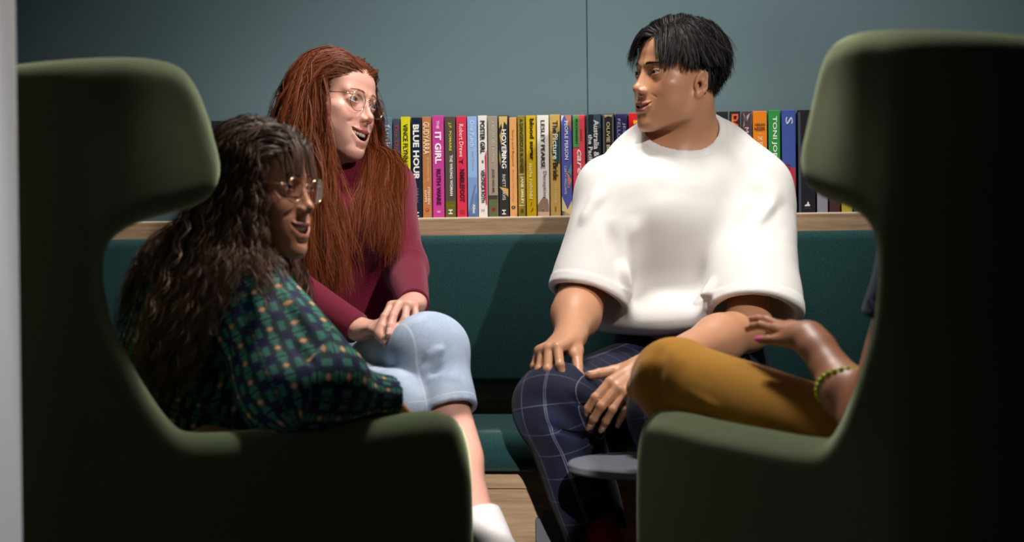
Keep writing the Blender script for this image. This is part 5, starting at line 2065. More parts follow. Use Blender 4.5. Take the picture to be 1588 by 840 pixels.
t = NT('burgundy_rib_knit')
sep = t.n('ShaderNodeSeparateXYZ'); t.l(t.attr('cloth').outputs['Vector'], sep.inputs[0])
ang = t.math('ARCTAN2', sep.outputs[1], sep.outputs[0])
rib = t.math('SINE', t.math('MULTIPLY', ang, 95))
nz = t.noise(1100, 2, .5)
t.l(t.mix(t.math('MULTIPLY', nz, .5), srgb(112, 18, 46), srgb(84, 10, 32)), t.b.inputs['Base Color'])
t.b.inputs['Roughness'].default_value = .85
t.b.inputs['Sheen Weight'].default_value = .25
t.b.inputs['Sheen Tint'].default_value = (1, .5, .6, 1)
t.b.inputs['Specular IOR Level'].default_value = .2
t.bump(t.math('ADD', rib, nz), .5, .0009)
M_burg = t.m
jb = bounds([r_sh_l, r_sh_r, r_el_r, r_wr_r, r_wr_l, r_pel, r_neck], .11)
jmp = sdf_obj('jumper', red_jumper, jb, .004, M_burg, red)


def get_co(o):
    co = np.empty(len(o.data.vertices) * 3, dtype=np.float32); o.data.vertices.foreach_get('co', co)
    return co.reshape(-1, 3).astype(float)


co = get_co(jmp)
set_attr(jmp, 'cloth', limb_coord(co, [(r_pel, r_neck, A3(0, 1, 0)), (r_sh_l, r_el_l, A3(0, 1, 0)), (r_el_l, r_wr_l, A3(0, 0, -1)), (r_sh_r, r_el_r, A3(0, 1, 0)), (r_el_r, r_wr_r, A3(0, 1, 0))]))

# ---- jeans
r_hem = r_kn_l + (r_an_l - r_kn_l) * .355


def red_jeans(p):
    d = s_econe(p, r_pel + A3(0, 0, .05), r_pel, .130, .150, .76, (0, 1, 0))
    over = smin(s_cone(p, r_hip_l, r_kn_l, .088, .069), s_cone(p, r_kn_l, r_hem + (r_an_l - r_kn_l) * .05, .069, .059), .03)
    over = smin(over, s_ell(p, r_kn_l + A3(.004, -.004, .006), A3(.066, .070, .064)), .02)
    ch = unit(r_an_l - r_kn_l)
    over = smax(over, (p - r_hem) @ ch, .003)
    band = np.abs((p - r_hem) @ ch + .006)
    over = smax(over, -s_cone(p, r_hem - ch * .03, r_hem + ch * .03, .051, .052), .003)
    und = smin(s_cone(p, r_hip_r, r_kn_r, .088, .070), s_cone(p, r_kn_r, r_an_r + A3(0, 0, .1), .068, .056), .03)
    F = [(P(640, 590, 3.40), P(662, 545, 3.37), .018, -.007), (P(625, 560, 3.40), P(655, 520, 3.40), .016, .004), (P(650, 605, 3.38), P(690, 560, 3.36), .014, -.007), (P(655, 560, 3.38), P(700, 530, 3.36), .014, .005),
         (P(660, 590, 3.37), P(715, 585, 3.37), .016, .004), (P(600, 500, 3.5), P(625, 540, 3.45), .012, -.004), (P(620, 530, 3.44), P(650, 500, 3.42), .012, .005),
         (P(610, 560, 3.44), P(612, 530, 3.44), .01, -.004), (P(650, 620, 3.38), P(715, 612, 3.38), .014, -.003), (P(535, 540, 3.62), P(590, 530, 3.55), .02, .003)]
    over_d = over
    near = np.abs(over) < .03
    w = np.zeros(len(p))
    if near.any(): w[near] = folds(p[near], F) + .0010 * vnoise(p[near], 55, 3)
    over_d = over - w
    d = smin(d, und, .04)
    # the leg lies over the other one with a crease between
    return smin(d, over_d, .010 + .03 * step01(-(p - r_hip_l) @ unit(r_kn_l - r_hip_l), -.18, -.06)) * .88


t = NT('pale_blue_denim')
sep = t.n('ShaderNodeSeparateXYZ'); t.l(t.attr('cloth').outputs['Vector'], sep.inputs[0])
n1 = t.noise(900, 3, .7); n2 = t.noise(14, 3, .6)
c = t.mix(t.ramp(n1, [(.35, (0, 0, 0)), (.65, (1, 1, 1))]), srgb(146, 164, 192), srgb(184, 198, 220))
c = t.mix(t.ramp(n2, [(.45, (0, 0, 0)), (.75, (1, 1, 1))]), c, srgb(196, 208, 226))
st1 = t.math('LESS_THAN', t.math('ABSOLUTE', t.math('SUBTRACT', sep.outputs[0], -0.052)), 0.0016)
st2 = t.math('MULTIPLY', t.math('LESS_THAN', t.math('ABSOLUTE', sep.outputs[1]), 0.0012), 1)
c = t.mix(t.math('MULTIPLY', t.math('MAXIMUM', st1, st2), .6), c, srgb(222, 228, 238))
t.l(c, t.b.inputs['Base Color'])
t.b.inputs['Roughness'].default_value = .85
t.b.inputs['Specular IOR Level'].default_value = .2
t.bump(n1, .4, .0006)
M_denim = t.m
jb = bounds([r_pel, r_hip_r, r_hip_l, r_kn_l, r_kn_r, r_an_r, r_hem], .12)
jb[2] = (.10, r_kn_l[2] + .10)
jn = sdf_obj('jeans', red_jeans, jb, .0046, M_denim, red)
co = get_co(jn)
cc_ = leg_coord(co, r_hip_l, r_kn_l, r_an_l)
ch = unit(r_an_l - r_kn_l)
hemd = (co - r_hem) @ ch + .014
far = np.linalg.norm(co - r_hem, axis=1) > .10
hemd[far] = 1
isu = s_cone(co, r_hip_r, r_kn_r, .088, .07) < s_cone(co, r_hip_l, r_kn_l, .088, .07)
cc_[:, 1] = hemd
cc_[isu & (s_cone(co, r_kn_l, r_an_l, .06, .05) > .02), 0] = 1
set_attr(jn, 'cloth', cc_)

M_white_sock = fabric('white_rib_sock', srgb(232, 228, 228), srgb(206, 200, 204), 700, .1)
so = sock(red, r_kn_l, r_an_l, r_an_l + (r_kn_l - r_an_l) * .085, M_white_sock, .046, .040, A3(.62, -.72, -.30))
shd = A3(.62, -.72, -.22)
M_shoe_navy = plain('navy_canvas', srgb(28, 32, 52), .7)
M_sole_white = plain('white_rubber_sole', srgb(220, 220, 215), .6)
shoe(red, r_an_l + A3(0.0, 0, -.03), shd, M_shoe_navy, M_sole_white, L=.25)
sock(red, r_kn_r, r_an_r, r_an_r + (r_kn_r - r_an_r) * .2, M_white_sock, .040, .038, A3(.4, -.9, 0))
shoe(red, A3(r_an_r[0], r_an_r[1], .10), A3(.4, -.9, 0), M_shoe_navy, M_sole_white, L=.25)

# ---- long red hair
def woman_scalp(q):
    ax = np.abs(q[:, 0])
    front = 78 - .007 * ax ** 2
    top = (q[:, 2] > 50) & (q[:, 1] < front)
    mid = (q[:, 2] <= 50) & (q[:, 2] > -6) & (q[:, 1] < 40)
    back = (q[:, 2] <= -6) & (q[:, 1] < -8) & (q[:, 2] > -50)
    return top | mid | back


simple = lambda p: smin(smin(s_chain(p, [r_sh_r, r_neck + A3(0, 0, -.055), r_sh_l], [.05, .072, .05], .04), smin(s_econe(p, r_chest + A3(0, 0, .02), r_waist, .138, .115, .70, (0, 1, 0)), smin(s_ell(p, P(500, 350, 3.76), A3(.065, .062, .068)), s_ell(p, P(562, 350, 3.77), A3(.065, .062, .068)), .03), .04), .04),
                        smin(s_cone(p, r_sh_l, r_el_l, .05, .046), s_cone(p, r_sh_r, r_el_r, .05, .046), .02), .03)
nk_ = lambda p: s_cone(p, rH.wor(A3(0, -20, -50)), r_neck, .050, .062)
face_keep = lambda p: near_only(p, rH.wor(A3(0, 60, -30)), .12, lambda x: s_ell(rH.loc(x), A3(0, 62, -40), A3(55, 62, 88)) * rH.k, .03)
coll_r = Grid3(lambda p: np.minimum(np.minimum(np.minimum(rH.sdf(p) / .85, nk_(p)), simple(p)), face_keep(p)), bounds([rH.o + A3(0, 0, .03), r_chest, r_waist, r_sh_l, r_sh_r], .17), .008)
roots, rq = scalp_roots(rH, 3600, woman_scalp, 21, fr)
n_ = len(rq)
rs = np.random.RandomState(8)
part = 2.0
sgn = np.where(rq[:, 0] > part, 1.0, -1.0)
fw_ = step01(rq[:, 1], -40, 50)
dl = np.stack([sgn * 1.0, -.55 + 0 * fw_, .25 - 1.0 * step01(np.abs(rq[:, 0]), 25, 70)], 1)
dl /= np.linalg.norm(dl, axis=1)[:, None]
dw_ = dl @ rH.R.T
# locks: 0 near side front, 1 far side front, 2 behind
grp = np.where(rq[:, 1] < -50, 2, np.where(rq[:, 0] > part, 0, 1))
polys = [[P(470, 120, 3.72), P(472, 200, 3.70), P(486, 300, 3.68), P(500, 380, 3.67), P(508, 480, 3.67)],
         [P(580, 120, 3.87), P(584, 170, 3.88), P(578, 230, 3.85), P(560, 300, 3.76), P(568, 370, 3.73), P(562, 470, 3.70)],
         [P(460, 120, 3.88), P(448, 200, 3.88), P(442, 300, 3.92), P(450, 450, 3.96)]]
off = rs.randn(n_, 2) * A3(.022, .018)[None][:, :2]
off[grp == 0] = rs.randn((grp == 0).sum(), 2) * np.array([.040, .022])
off[grp == 1] = rs.randn((grp == 1).sum(), 2) * np.array([.014, .014])
# strands gather in locks
lk = rs.randint(0, 90, n_); lko = rs.randn(90, 2) * np.array([.030, .018])
off = off * .42 + lko[lk] * np.where(grp == 1, .6, .8)[:, None]
ln = .42 + .08 * rs.rand(n_)
ln = np.where(grp == 2, .36, ln)
paths = long_hair(rH, roots, dw_, grp, polys, off, ln, 26, coll_r, .003 + .010 * rs.rand(n_), .14, 22, 4, pull=9, start=.20)
paths = children_of(paths[:, ::2], 5, .0034, 4, 1.5)
hair_obj('hair', paths, .00047, M_red_hair, red, .3, axis_p=rH.o - A3(0, 0, .03))


def woman_keep(q):
    ax = np.abs(q[:, 0])
    a = np.maximum(46 - q[:, 2], q[:, 1] - (73 - .007 * ax ** 2))
    b = np.maximum(-10 - q[:, 2], q[:, 1] - 34)
    c = np.maximum(-56 - q[:, 2], q[:, 1] + 12)
    return np.minimum(np.minimum(a, b), c)


hair_cap(rH, woman_keep, .004, red, M_red_hair, .004)


# ------------------------------------------------------------------ the dark-haired woman in the left chair
SKIN_BROWN = skin_mat('brown_skin', srgb(198, 138, 108), srgb(140, 78, 58), srgb(150, 84, 84), 0.44, 0.10)
M_dark_hair = hair_mat('dark_brown_hair', (0.022, 0.012, 0.008), (0.17, 0.085, 0.056), (0.17, 0.11, 0.08), 0.36, .6)
cur = empty('person', tuple(LEFT_O[0] * A3(1, 0, 0) + A3(-.42, 3.1, 0)), 'dark curly-haired woman with glasses and a patterned green blouse laughing in the left wing chair', 'person')
cF = A3(0.88, -0.475, -0.04)
cH = Head(P(405, 291, 3.05), cF, A3(0.03, 0.0, 1), dict(open=11.0, smile=9.0, mouth_w=30, face_w=.98, nose=1.0, nose_len=-1.5, nose_bridge=-1.5, eye=.7, eye_tilt=1.0, jaw_z=2), .97)
c_neck = P(372, 408, 3.10)
c_sh_r = P(372, 446, 2.985); c_sh_l = P(376, 446, 3.28)
c_el_r = P(440, 607, 2.90); c_wr_r = P(596, 617, 3.02)
c_el_l = A3(-.40, 3.36, .58); c_wr_l = A3(-.26, 3.24, .50)
c_chest = P(340, 480, 3.10); c_waist = P(310, 600, 3.10); c_pel = A3(-.55, 3.10, .50)
c_hip_r = A3(-.52, 3.02, .49); c_hip_l = A3(-.58, 3.20, .49)
c_kn_r = A3(-.235, 3.20, .455); c_kn_l = A3(-.31, 3.37, .455)
c_an_r = A3(-.24, 3.25, .09); c_an_l = A3(-.24, 3.50, .09)
hr3 = hand_parts(c_wr_r, (.55, .55, -.75), (-.3, -.5, -.8), (.1, 1, 0), dict(fingers=[(30, 30, 15, 4), (32, 32, 15, 0), (34, 32, 15, -4), (36, 32, 15, -10)], thumb=(30, 20, 15)), .85)
hl3 = hand_parts(c_wr_l, (.7, -.3, -.3), (0, 0, -1), (.2, -1, 0), dict(fingers=[(20, 20, 10, 4), (20, 20, 10, 0), (20, 20, 10, -4), (20, 20, 10, -10)], thumb=(30, 20, 15)), .85)


def cur_body(p):
    nk = s_cone(p, cH.wor(A3(0, -20, -50)), c_neck, 0.047, 0.056)
    d = smin(cH.sdf(p), nk, 0.018)
    t = s_econe(p, c_chest, c_waist, .12, .11, .72, (.5, -.8, 0))
    t = smin(t, s_cone(p, c_waist, c_pel, .10, .12), .05)
    t = smin(t, s_chain(p, [c_sh_r, c_neck + A3(-.01, 0, -.05), c_sh_l], [.038, .06, .038], .04), .05)
    d = smin(d, t, .04)
    for sh, el, wr, h in ((c_sh_r, c_el_r, c_wr_r, hr3), (c_sh_l, c_el_l, c_wr_l, hl3)):
        a = smin(s_cone(p, sh, el, .036, .031), s_cone(p, el, wr, .031, .021), .03)
        d = smin(d, smin(a, s_hand(p, h), .012), .02)
    for hp, kn, an in ((c_hip_r, c_kn_r, c_an_r), (c_hip_l, c_kn_l, c_an_l)):
        d = smin(d, smin(s_cone(p, hp, kn, .07, .048), s_cone(p, kn, an, .046, .032), .03), .03)
    return d


bd = bounds([cH.o, c_sh_l, c_sh_r, c_pel, c_an_l, c_kn_r, c_wr_r], .13)
v, q = body_mesh(cur_body, bd, [(cH.wor(A3(0, 20, -20)), .095, .0022), (c_wr_r + A3(.02, .02, -.04), .06, .004)])
finish_body(cur, v, q, SKIN_BROWN, cH, A3(.9, -.3, 0), EYE_DARK)
glasses(cH, cur, M_gold, M_lens)
fc_ = cH.grid()
lashes(cH, fc_, cur, M_brow_black)
brow_strands(cH, fc_, cur, M_brow_black, 18, 5, 12, 43, 120, 7, 5, .3, .35)


def cur_blouse(p):
    t = s_econe(p, c_chest + A3(0, 0, .0), c_waist, .150, .155, .80, (.5, -.8, 0))
    t = smin(t, s_cone(p, c_waist, c_pel + A3(0, 0, .03), .135, .14), .05)
    t = smin(t, s_chain(p, [c_sh_r, c_neck + A3(-.01, 0, -.055), c_sh_l], [.055, .068, .055], .05), .05)
    a = smin(s_cone(p, c_sh_r, c_el_r, .064, .072), s_cone(p, c_el_r, c_wr_r, .064, .040), .04)
    a = smin(a, s_cone(p, c_sh_r + A3(.02, 0, 0), P(505, 590, 2.93), .056, .070), .04)
    b = smin(s_cone(p, c_sh_l, c_el_l, .060, .060), s_cone(p, c_el_l, c_wr_l, .058, .040), .04)
    d = smin(smin(t, a, .04), b, .04)
    F = [(P(470, 640, 2.84), P(600, 600, 2.95), .016, .007), (P(450, 655, 2.84), P(590, 632, 2.94), .014, .006), (P(480, 655, 2.84), P(600, 620, 2.94), .010, -.006), (P(430, 430, 2.92), P(520, 560, 2.88), .022, .008),
         (P(380, 440, 2.9), P(370, 560, 2.86), .024, -.012), (P(400, 470, 2.9), P(420, 600, 2.86), .02, .006), (P(330, 430, 2.92), P(320, 640, 2.9), .024, .006), (P(350, 500, 2.9), P(345, 640, 2.88), .018, -.008),
         (P(480, 600, 2.85), P(560, 590, 2.9), .016, -.007), (P(440, 500, 2.86), P(500, 600, 2.86), .014, -.005), (P(395, 395, 3.0), P(440, 440, 2.92), .02, .006), (P(395, 620, 2.86), P(450, 640, 2.84), .02, -.008)]
    near = np.abs(d) < .03
    w = np.zeros(len(p))
    if near.any(): w[near] = folds(p[near], F) + .0022 * vnoise(p[near], 34, 3) + .001 * vnoise(p[near], 70, 9)
    d = d - w
    fa = unit(c_wr_r - c_el_r)
    ca = c_wr_r + fa * .012
    m = np.linalg.norm(p - ca, axis=1) < .12
    d = np.where(m, smax(d, (p - ca) @ fa, .004), d)
    d = smax(d, -s_cone(p, ca - fa * .03, ca + fa * .03, .034, .036), .004)
    n_ = unit(cH.wor(A3(0, -22, -60)) - c_neck)
    c_ = c_neck + n_ * .012
    d = np.where(np.linalg.norm(p - c_, axis=1) < .11, smax(d, (p - c_) @ n_, .006), d)
    d = smax(d, -s_cone(p, c_ - n_ * .01, c_ + n_ * .05, .052, .056), .003)
    return smax(d, c_pel[2] - .04 - p[:, 2], .01) * .85


def blouse_mat():
    t = NT('patterned_green_blouse')
    sep = t.n('ShaderNodeSeparateXYZ'); t.l(t.attr('cloth').outputs['Vector'], sep.inputs[0])
    u, w = sep.outputs[0], sep.outputs[1]
    per = 0.036

    def cell(x, per, sh=0.0):
        return t.math('ABSOLUTE', t.math('SUBTRACT', t.math('FRACT', t.math('ADD', t.math('DIVIDE', x, per), sh)), .5))
    def box2(a, b, wa, wb): return t.math('MULTIPLY', t.math('LESS_THAN', a, wa), t.math('LESS_THAN', b, wb))
    cu, cw = cell(u, per), cell(w, per)
    cu2, cw2 = cell(u, per, .5), cell(w, per, .5)
    green = srgb(56, 118, 104); navy = srgb(26, 34, 74); dark = srgb(24, 54, 56)
    c = t.mix(t.math('LESS_THAN', cell(u, per / 2), .25), green, dark)
    c = t.mix(box2(cu, cw, .26, .26), c, navy)
    c = t.mix(box2(cu2, cw, .20, .16), c, srgb(64, 128, 110))
    c = t.mix(t.math('LESS_THAN', cell(w, per), .04), c, srgb(16, 26, 40))
    # small cream diamonds with brick red ticks where the squares meet
    dia = t.math('ADD', cu2, cw2)
    c = t.mix(t.math('LESS_THAN', dia, .20), c, srgb(110, 50, 50))
    c = t.mix(t.math('LESS_THAN', dia, .14), c, srgb(214, 176, 130))
    t.l(c, t.b.inputs['Base Color'])
    t.b.inputs['Roughness'].default_value = .7
    t.b.inputs['Specular IOR Level'].default_value = .25
    t.bump(t.noise(700, 2, .5), .2, .0005)
    return t.m


bb = bounds([c_sh_l, c_sh_r, c_pel, c_el_r, c_wr_r, c_neck, c_el_l], .14)
bl = sdf_obj('blouse', cur_blouse, bb, .0048, blouse_mat(), cur)
co = get_co(bl)
lc = limb_coord(co, [(c_pel, c_neck, A3(-1, 0, 0)), (c_sh_r, c_el_r, A3(0, 1, 0)), (c_el_r, c_wr_r, A3(0, 1, 0)), (c_sh_l, c_el_l, A3(0, -1, 0)), (c_el_l, c_wr_l, A3(0, -1, 0))])
ang_ = np.arctan2(lc[:, 1], lc[:, 0])
tors = np.minimum(s_econe(co, c_chest, c_waist, .15, .155, .8, (.5, -.8, 0)), 9) < np.minimum(s_cone(co, c_sh_r, c_el_r, .064, .072), s_cone(co, c_el_r, c_wr_r, .064, .04))
uu = np.where(tors, ang_ * .15, ang_ * .066)
set_attr(bl, 'cloth', np.stack([uu, lc[:, 2], 0 * uu], 1))
M_black_cloth = plain('black_trouser_cloth', (0.012, 0.012, 0.014), .85)
f_ = lambda p: smin(smin(s_cone(p, c_pel, c_pel + A3(0, 0, .06), .13, .12), smin(s_cone(p, c_hip_r, c_kn_r, .085, .062), s_cone(p, c_kn_r, c_an_r, .060, .05), .03), .04), smin(s_cone(p, c_hip_l, c_kn_l, .085, .062), s_cone(p, c_kn_l, c_an_l, .060, .05), .03), .04)
tb_ = bounds([c_pel, c_kn_r, c_kn_l, c_an_l, c_hip_l], .13); tb_[2] = (.09, tb_[2][1])
sdf_obj('trousers', lambda p: smax(f_(p), .11 - p[:, 2], .005) * .9, tb_, .009, M_black_cloth, cur)
for an in (c_an_r, c_an_l):
    shoe(cur, A3(an[0], an[1], .095), A3(.8, .5, 0), M_shoe_dark, M_shoe_dark, L=.24)

# ---- long curly hair and fringe
roots, rq = scalp_roots(cH, 2500, woman_scalp, 31, fc_)
n_ = len(rq); rs = np.random.RandomState(18)
simple_c = lambda p: smin(smin(s_chain(p, [c_sh_r, c_neck + A3(-.01, 0, -.055), c_sh_l], [.058, .072, .058], .05), s_econe(p, c_chest, c_waist, .155, .16, .8, (.5, -.8, 0)), .05), s_cone(p, c_sh_r, c_el_r, .067, .075), .04)
fk = lambda p: near_only(p, cH.wor(A3(0, 60, -30)), .12, lambda x: s_ell(cH.loc(x), A3(0, 66, -44), A3(58, 58, 84)) * cH.k, .03)
# the near side panel of the chair keeps the hair inside
lb = np.array([-math.cos(LEFT_A), -math.sin(LEFT_A), 0]); la = np.array([-math.sin(LEFT_A), math.cos(LEFT_A), 0]); lo3 = A3(LEFT_O[0], LEFT_O[1], 0)
chair_d = lambda p: np.where(((p - lo3) @ lb > .36), (p - lo3) @ la - .085, 1)
coll_c = Grid3(lambda p: np.minimum(np.minimum(np.minimum(np.minimum(cH.sdf(p) / .85, s_cone(p, cH.wor(A3(0, -20, -50)), c_neck, .05, .06)), simple_c(p)), fk(p)), chair_d(p)), bounds([cH.o + A3(0, 0, .02), c_chest, c_waist, c_sh_l, c_sh_r], .24), .010)
sgn = np.where(rq[:, 0] > 4, 1.0, -1.0)
dl = np.stack([sgn * .8, -.75 + 0 * sgn, .3 - 1.0 * step01(np.abs(rq[:, 0]), 25, 70)], 1)
dl /= np.linalg.norm(dl, axis=1)[:, None]
dw_ = dl @ cH.R.T
grp = np.where((rq[:, 0] > 30) & (rq[:, 1] > 0) & (rs.rand(n_) < .55), 1, np.where(rq[:, 0] < 4, 2, 0))
polys = [[P(372, 220, 3.00), P(350, 300, 2.97), P(306, 380, 2.95), P(254, 450, 2.93), P(218, 520, 2.94), P(206, 600, 2.95)],
         [P(400, 240, 2.95), P(396, 320, 2.93), P(412, 380, 2.92), P(448, 430, 2.90), P(470, 470, 2.90)],
         [P(360, 220, 3.10), P(334, 300, 3.10), P(290, 400, 3.08), P(238, 500, 3.05), P(225, 600, 3.05)]]
lk = rs.randint(0, 120, n_); lko = rs.randn(120, 2) * np.array([.034, .026])
off = rs.randn(n_, 2) * np.array([.014, .012]) + lko[lk]
off[grp == 1] *= .45
ln = np.where(grp == 1, .24 + .05 * rs.rand(n_), .37 + .12 * rs.rand(n_))
wph = lk * 1.7
paths = long_hair(cH, roots, dw_, grp, polys, off, ln, 30, coll_c, .003 + .008 * rs.rand(n_), .34, 95, 14, pull=7, start=.14, jit=.05)
paths = children_of(paths, 3, .0040, 4, 1.3)
hair_obj('hair', paths, .00080, M_dark_hair, cur, .35, axis_p=cH.o - A3(0, 0, .03))
# fringe
fr_keep = lambda q: (q[:, 2] > 54) & (q[:, 1] > 26) & (q[:, 1] < 80) & (np.abs(q[:, 0]) < 52)
roots, rq = scalp_roots(cH, 420, fr_keep, 41, fc_)
n_ = len(rq)
lk = np.round(rq[:, 0] / 9)
tx = rq[:, 0] + (lk * 9 - rq[:, 0]) * 1.6 + 5 * np.sin(lk * 2.1)
dl = np.stack([(tx - rq[:, 0]) * .02 + .14 * np.sin(lk * 3.3), np.full(n_, .75), np.full(n_, .35)], 1); dl /= np.linalg.norm(dl, axis=1)[:, None]
dfr = dl @ cH.R.T
lnf = (.046 + .014 * rs.rand(n_) + .001 * (80 - rq[:, 1]) * .9) * np.where(np.abs(lk % 3) == 1, .9, 1.05)


def ff(p, d, t, i):
    gg = grad(fc_, p, 2e-3)
    tan = dfr - gg * (dfr * gg).sum(1)[:, None]
    return d * .5 + tan * .35 * (1 - t) + A3(0, 0, -1) * (.1 + .5 * t)


paths = grow(roots, dfr + .5 * grad(fc_, roots), lnf, 9, fc_, ff, .003 + .004 * rs.rand(n_))
paths = children_of(paths, 2, .0012, 4, .8)
hair_obj('fringe', paths, .00055, M_dark_hair, cur, .3, axis_p=cH.o)
hair_cap(cH, woman_keep, .006, cur, M_dark_hair, .005)


# ------------------------------------------------------------------ the person in the right chair
SKIN_MID = skin_mat('mid_brown_skin', srgb(178, 122, 94), srgb(150, 86, 64), srgb(150, 84, 84), 0.44, 0.10)
rp = empty('person', (.68, 2.89, 0), 'person in mustard trousers wearing a beaded bracelet, mostly hidden by the right wing chair', 'person')
p_sh_l = P(1425, 398, 2.66); p_el_l = P(1344, 655, 2.70); p_wr_l = P(1256, 522, 2.84)
p_sh_r = p_sh_l + A3(.29, .154, 0); p_el_r = p_sh_r + A3(-.02, .02, -.24); p_wr_r = A3(.62, 3.10, .56)
p_neck = (p_sh_l + p_sh_r) / 2 + A3(0, 0, .055)
p_chest = p_neck + A3(0, .0, -.14); p_waist = A3(.70, 2.74, .60); p_pel = A3(.68, 2.76, .50)
p_hip_l = A3(.62, 2.76, .475); p_kn_l = P(1046, 591, 3.05)
p_hip_r = A3(.75, 2.82, .50); p_kn_r = A3(.55, 3.17, .50)
p_an_l = A3(.47, 3.0, .22); p_an_r = A3(.50, 3.25, .09)
pH = Head(p_neck + A3(-.02, .03, .135), A3(-.6, .8, 0), A3(0, 0, 1), dict(open=3.0, smile=5.0, mouth_w=26, nose=1.0, eye=.8), .95)
hl4 = hand_parts(p_wr_l, P(1198, 500, 2.93) - p_wr_l, (-.10, .45, -.85), (-.2, -.8, -.5),
                 dict(fingers=[(2, 16, 10, 4), (-4, 12, 8, 3), (8, 24, 14, -1), (16, 30, 16, -6)], thumb=(20, 10, 4)), .84)
hr4 = hand_parts(p_wr_r, (-.4, .8, -.1), (0, 0, -1), (-1, -.2, 0), dict(fingers=[(20, 20, 10, 4), (20, 20, 10, 0), (20, 20, 10, -4), (20, 20, 10, -10)], thumb=(30, 20, 15)), .88)


def right_body(p):
    d = smin(pH.sdf(p), s_cone(p, pH.wor(A3(0, -20, -50)), p_neck, .047, .056), .018)
    t = s_econe(p, p_chest, p_waist, .12, .11, .7, (-.47, .88, 0))
    t = smin(t, s_cone(p, p_waist, p_pel, .10, .12), .05)
    t = smin(t, s_chain(p, [p_sh_l, p_neck + A3(0, 0, -.05), p_sh_r], [.038, .06, .038], .04), .05)
    d = smin(d, t, .04)
    for sh, el, wr, h in ((p_sh_l, p_el_l, p_wr_l, hl4), (p_sh_r, p_el_r, p_wr_r, hr4)):
        f1 = el + (wr - el) * .35
        a = smin(s_cone(p, sh, el, .042, .033), smin(s_cone(p, el, f1, .034, .037), s_cone(p, f1, wr, .037, .023), .02), .03)
        a = smin(a, s_econe(p, wr - (wr - el) * .1, wr + h['f'] * .02, .026, .026, .72, h['n']), .02)
        d = smin(d, smin(a, s_hand(p, h), .014), .02)
    for hp, kn, an in ((p_hip_l, p_kn_l, p_an_l), (p_hip_r, p_kn_r, p_an_r)):
        d = smin(d, smin(s_cone(p, hp, kn, .07, .048), s_cone(p, kn, an, .046, .032), .03), .03)
    return d


bd = bounds([pH.o, p_sh_l, p_sh_r, p_pel, p_an_l, p_kn_r, p_kn_l, p_an_r, hl4['tips'][1][0]], .12)
v, q = body_mesh(right_body, bd, [(pH.wor(A3(0, 20, -20)), .09, .0038), ((p_wr_l + hl4['tips'][1][0]) / 2, .085, .0022), (p_el_l, .10, .005)])
finish_body(rp, v, q, SKIN_MID, pH, A3(-.6, .8, 0), EYE_DARK)
M_pink = plain('pink_nail_varnish', srgb(222, 92, 142), .15)
nails(hl4, rp, M_pink, (0, 1, 2, 3, 4), .003)


def right_trousers(p):
    d = smin(s_cone(p, p_pel, p_pel + A3(0, 0, .06), .13, .12), smin(s_cone(p, p_hip_r, p_kn_r, .085, .065), s_cone(p, p_kn_r, p_an_r, .062, .055), .03), .04)
    kn = p_kn_l
    o = s_cone(p, p_hip_l, kn, .076, .070)
    o = smin(o, s_ell(p, kn + A3(.00, 0, .002), A3(.066, .07, .066)), .02)
    o = smin(o, s_cone(p, kn, p_an_l, .066, .055), .02)
    # the wide leg of the trousers bunches and flares beside the knee
    fl = s_cone(p, P(1015, 570, 3.07), P(996, 602, 3.09), .018, .028)
    o = smin(o, fl, .012)
    F = [(P(1042, 516, 3.02), P(1016, 560, 2.985), .015, -.007), (P(1018, 550, 2.985), P(1024, 640, 2.985), .015, -.009), (P(1000, 545, 3.0), P(990, 605, 3.02), .020, .007), (P(1090, 560, 2.95), P(1230, 620, 2.76), .012, .004), (P(1080, 580, 2.95), P(1220, 650, 2.76), .012, -.004),
         (P(1040, 615, 2.97), P(1100, 648, 2.9), .012, -.006), (P(1060, 600, 2.97), P(1120, 640, 2.9), .012, .005), (P(1100, 640, 2.9), P(1180, 668, 2.8), .014, -.005), (P(1150, 590, 2.88), P(1290, 680, 2.7), .012, .004),
         (P(1060, 545, 2.98), P(1060, 600, 2.98), .016, .003), (P(1140, 650, 2.88), P(1240, 680, 2.76), .012, .004)]
    near = np.abs(o) < .03
    w = np.zeros(len(p))
    if near.any(): w[near] = folds(p[near], F, 1.2, .8) + .0014 * vnoise(p[near], 42, 7)
    o = o - w
    return smax(smin(d, o, .03), .12 - p[:, 2], .005) * .88


t = NT('mustard_twill')
n1 = t.noise(900, 2, .5)
t.l(t.mix(n1, srgb(186, 132, 38), srgb(160, 108, 26)), t.b.inputs['Base Color'])
t.b.inputs['Roughness'].default_value = .85
t.b.inputs['Sheen Weight'].default_value = .2
t.b.inputs['Specular IOR Level'].default_value = .2
t.bump(n1, .2, .0004)
tb_ = bounds([p_pel, p_hip_l, p_hip_r, p_kn_l, p_kn_r, p_an_l, p_an_r], .12); tb_[2] = (.10, .70)
sdf_obj('trousers', right_trousers, tb_, .0055, t.m, rp)


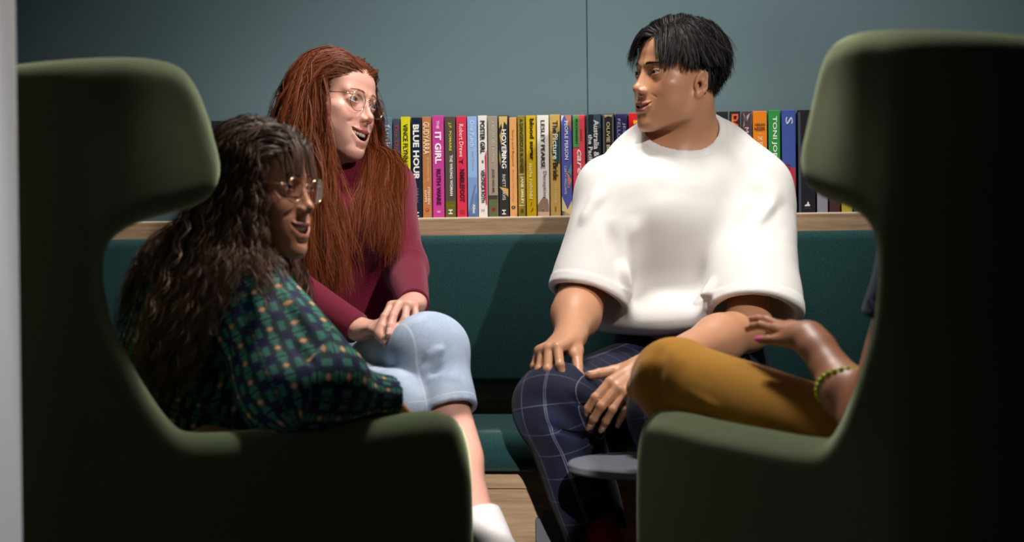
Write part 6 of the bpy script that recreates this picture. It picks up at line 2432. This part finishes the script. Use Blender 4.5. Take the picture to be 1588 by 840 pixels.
def right_top(p):
    d = s_econe(p, p_chest, p_waist, .14, .14, .74, (-.47, .88, 0))
    d = smin(d, s_cone(p, p_waist, p_pel + A3(0, 0, .04), .125, .13), .05)
    d = smin(d, s_chain(p, [p_sh_l, p_neck + A3(0, 0, -.055), p_sh_r], [.056, .066, .056], .05), .05)
    for sh, el in ((p_sh_l, p_el_l), (p_sh_r, p_el_r)):
        u_ = unit(el - sh)
        e = sh + (el - sh) * .40
        s_ = smax(s_cone(p, sh, sh + (el - sh) * .6, .056, .058), (p - e) @ u_, .004)
        s_ = smax(s_, -s_cone(p, e - u_ * .03, e + u_ * .03, .049, .050), .003)
        d = smin(d, s_, .02)
    n_ = unit(pH.wor(A3(0, -22, -60)) - p_neck)
    d = smax(d, -s_cone(p, p_neck, p_neck + n_ * .06, .056, .07), .004)
    return smax(d, .47 - p[:, 2], .01) * .88


M_navy_top = fabric('navy_jersey', srgb(40, 50, 78), srgb(26, 34, 56), 900, .15)
sdf_obj('t_shirt', right_top, bounds([p_sh_l, p_sh_r, p_pel, p_neck], .13), .006, M_navy_top, rp)
for an, fd in ((p_an_l + A3(0, 0, -.02), A3(-.3, .9, -.3)), (A3(p_an_r[0], p_an_r[1], .10), A3(-.47, .88, 0))):
    shoe(rp, an, fd, M_shoe_dark, M_sole_white, L=.25)
# simple dark bob
rootsp = lambda p: smax(smax(near_only(p, pH.o, .15, lambda x: s_ell(pH.loc(x), A3(0, -14, 14), A3(88, 100, 104)) * pH.k, .03), -near_only(p, pH.wor(A3(0, 90, -30)), .1, lambda x: s_ell(pH.loc(x), A3(0, 100, -40), A3(60, 62, 92)) * pH.k, .03), .01), -(p[:, 2] - (pH.o[2] - .07)), .01)
sdf_obj('hair', lambda p: rootsp(p) - .0025 * np.sin(np.arctan2(p[:, 1] - pH.o[1], p[:, 0] - pH.o[0]) * 40), bounds([pH.o], .13), .005, M_dark_hair, rp)

# bracelet of lime green beads
bc = p_el_l + (p_wr_l - p_el_l) * .40
bn = unit(unit(p_wr_l - p_el_l) + A3(.25, -.1, -.1)); ba = unit(np.cross(bn, A3(0, 1, 0))); bb_ = np.cross(bn, ba)
bm = bmesh.new()
for k in range(26):
    a = 2 * math.pi * k / 26
    c = bc + (ba * math.cos(a) + bb_ * math.sin(a)) * .0405 + bn * .002 * math.sin(a * 3)
    r_ = bmesh.ops.create_icosphere(bm, subdivisions=2, radius=.0049)
    for v_ in r_['verts']: v_.co += Vector(c)
t = NT('lime_glass_beads')
t.b.inputs['Base Color'].default_value = (*srgb(186, 206, 40), 1)
t.b.inputs['Roughness'].default_value = .12
t.b.inputs['Transmission Weight'].default_value = .25
bm_obj('bracelet', bm, t.m, rp, True)
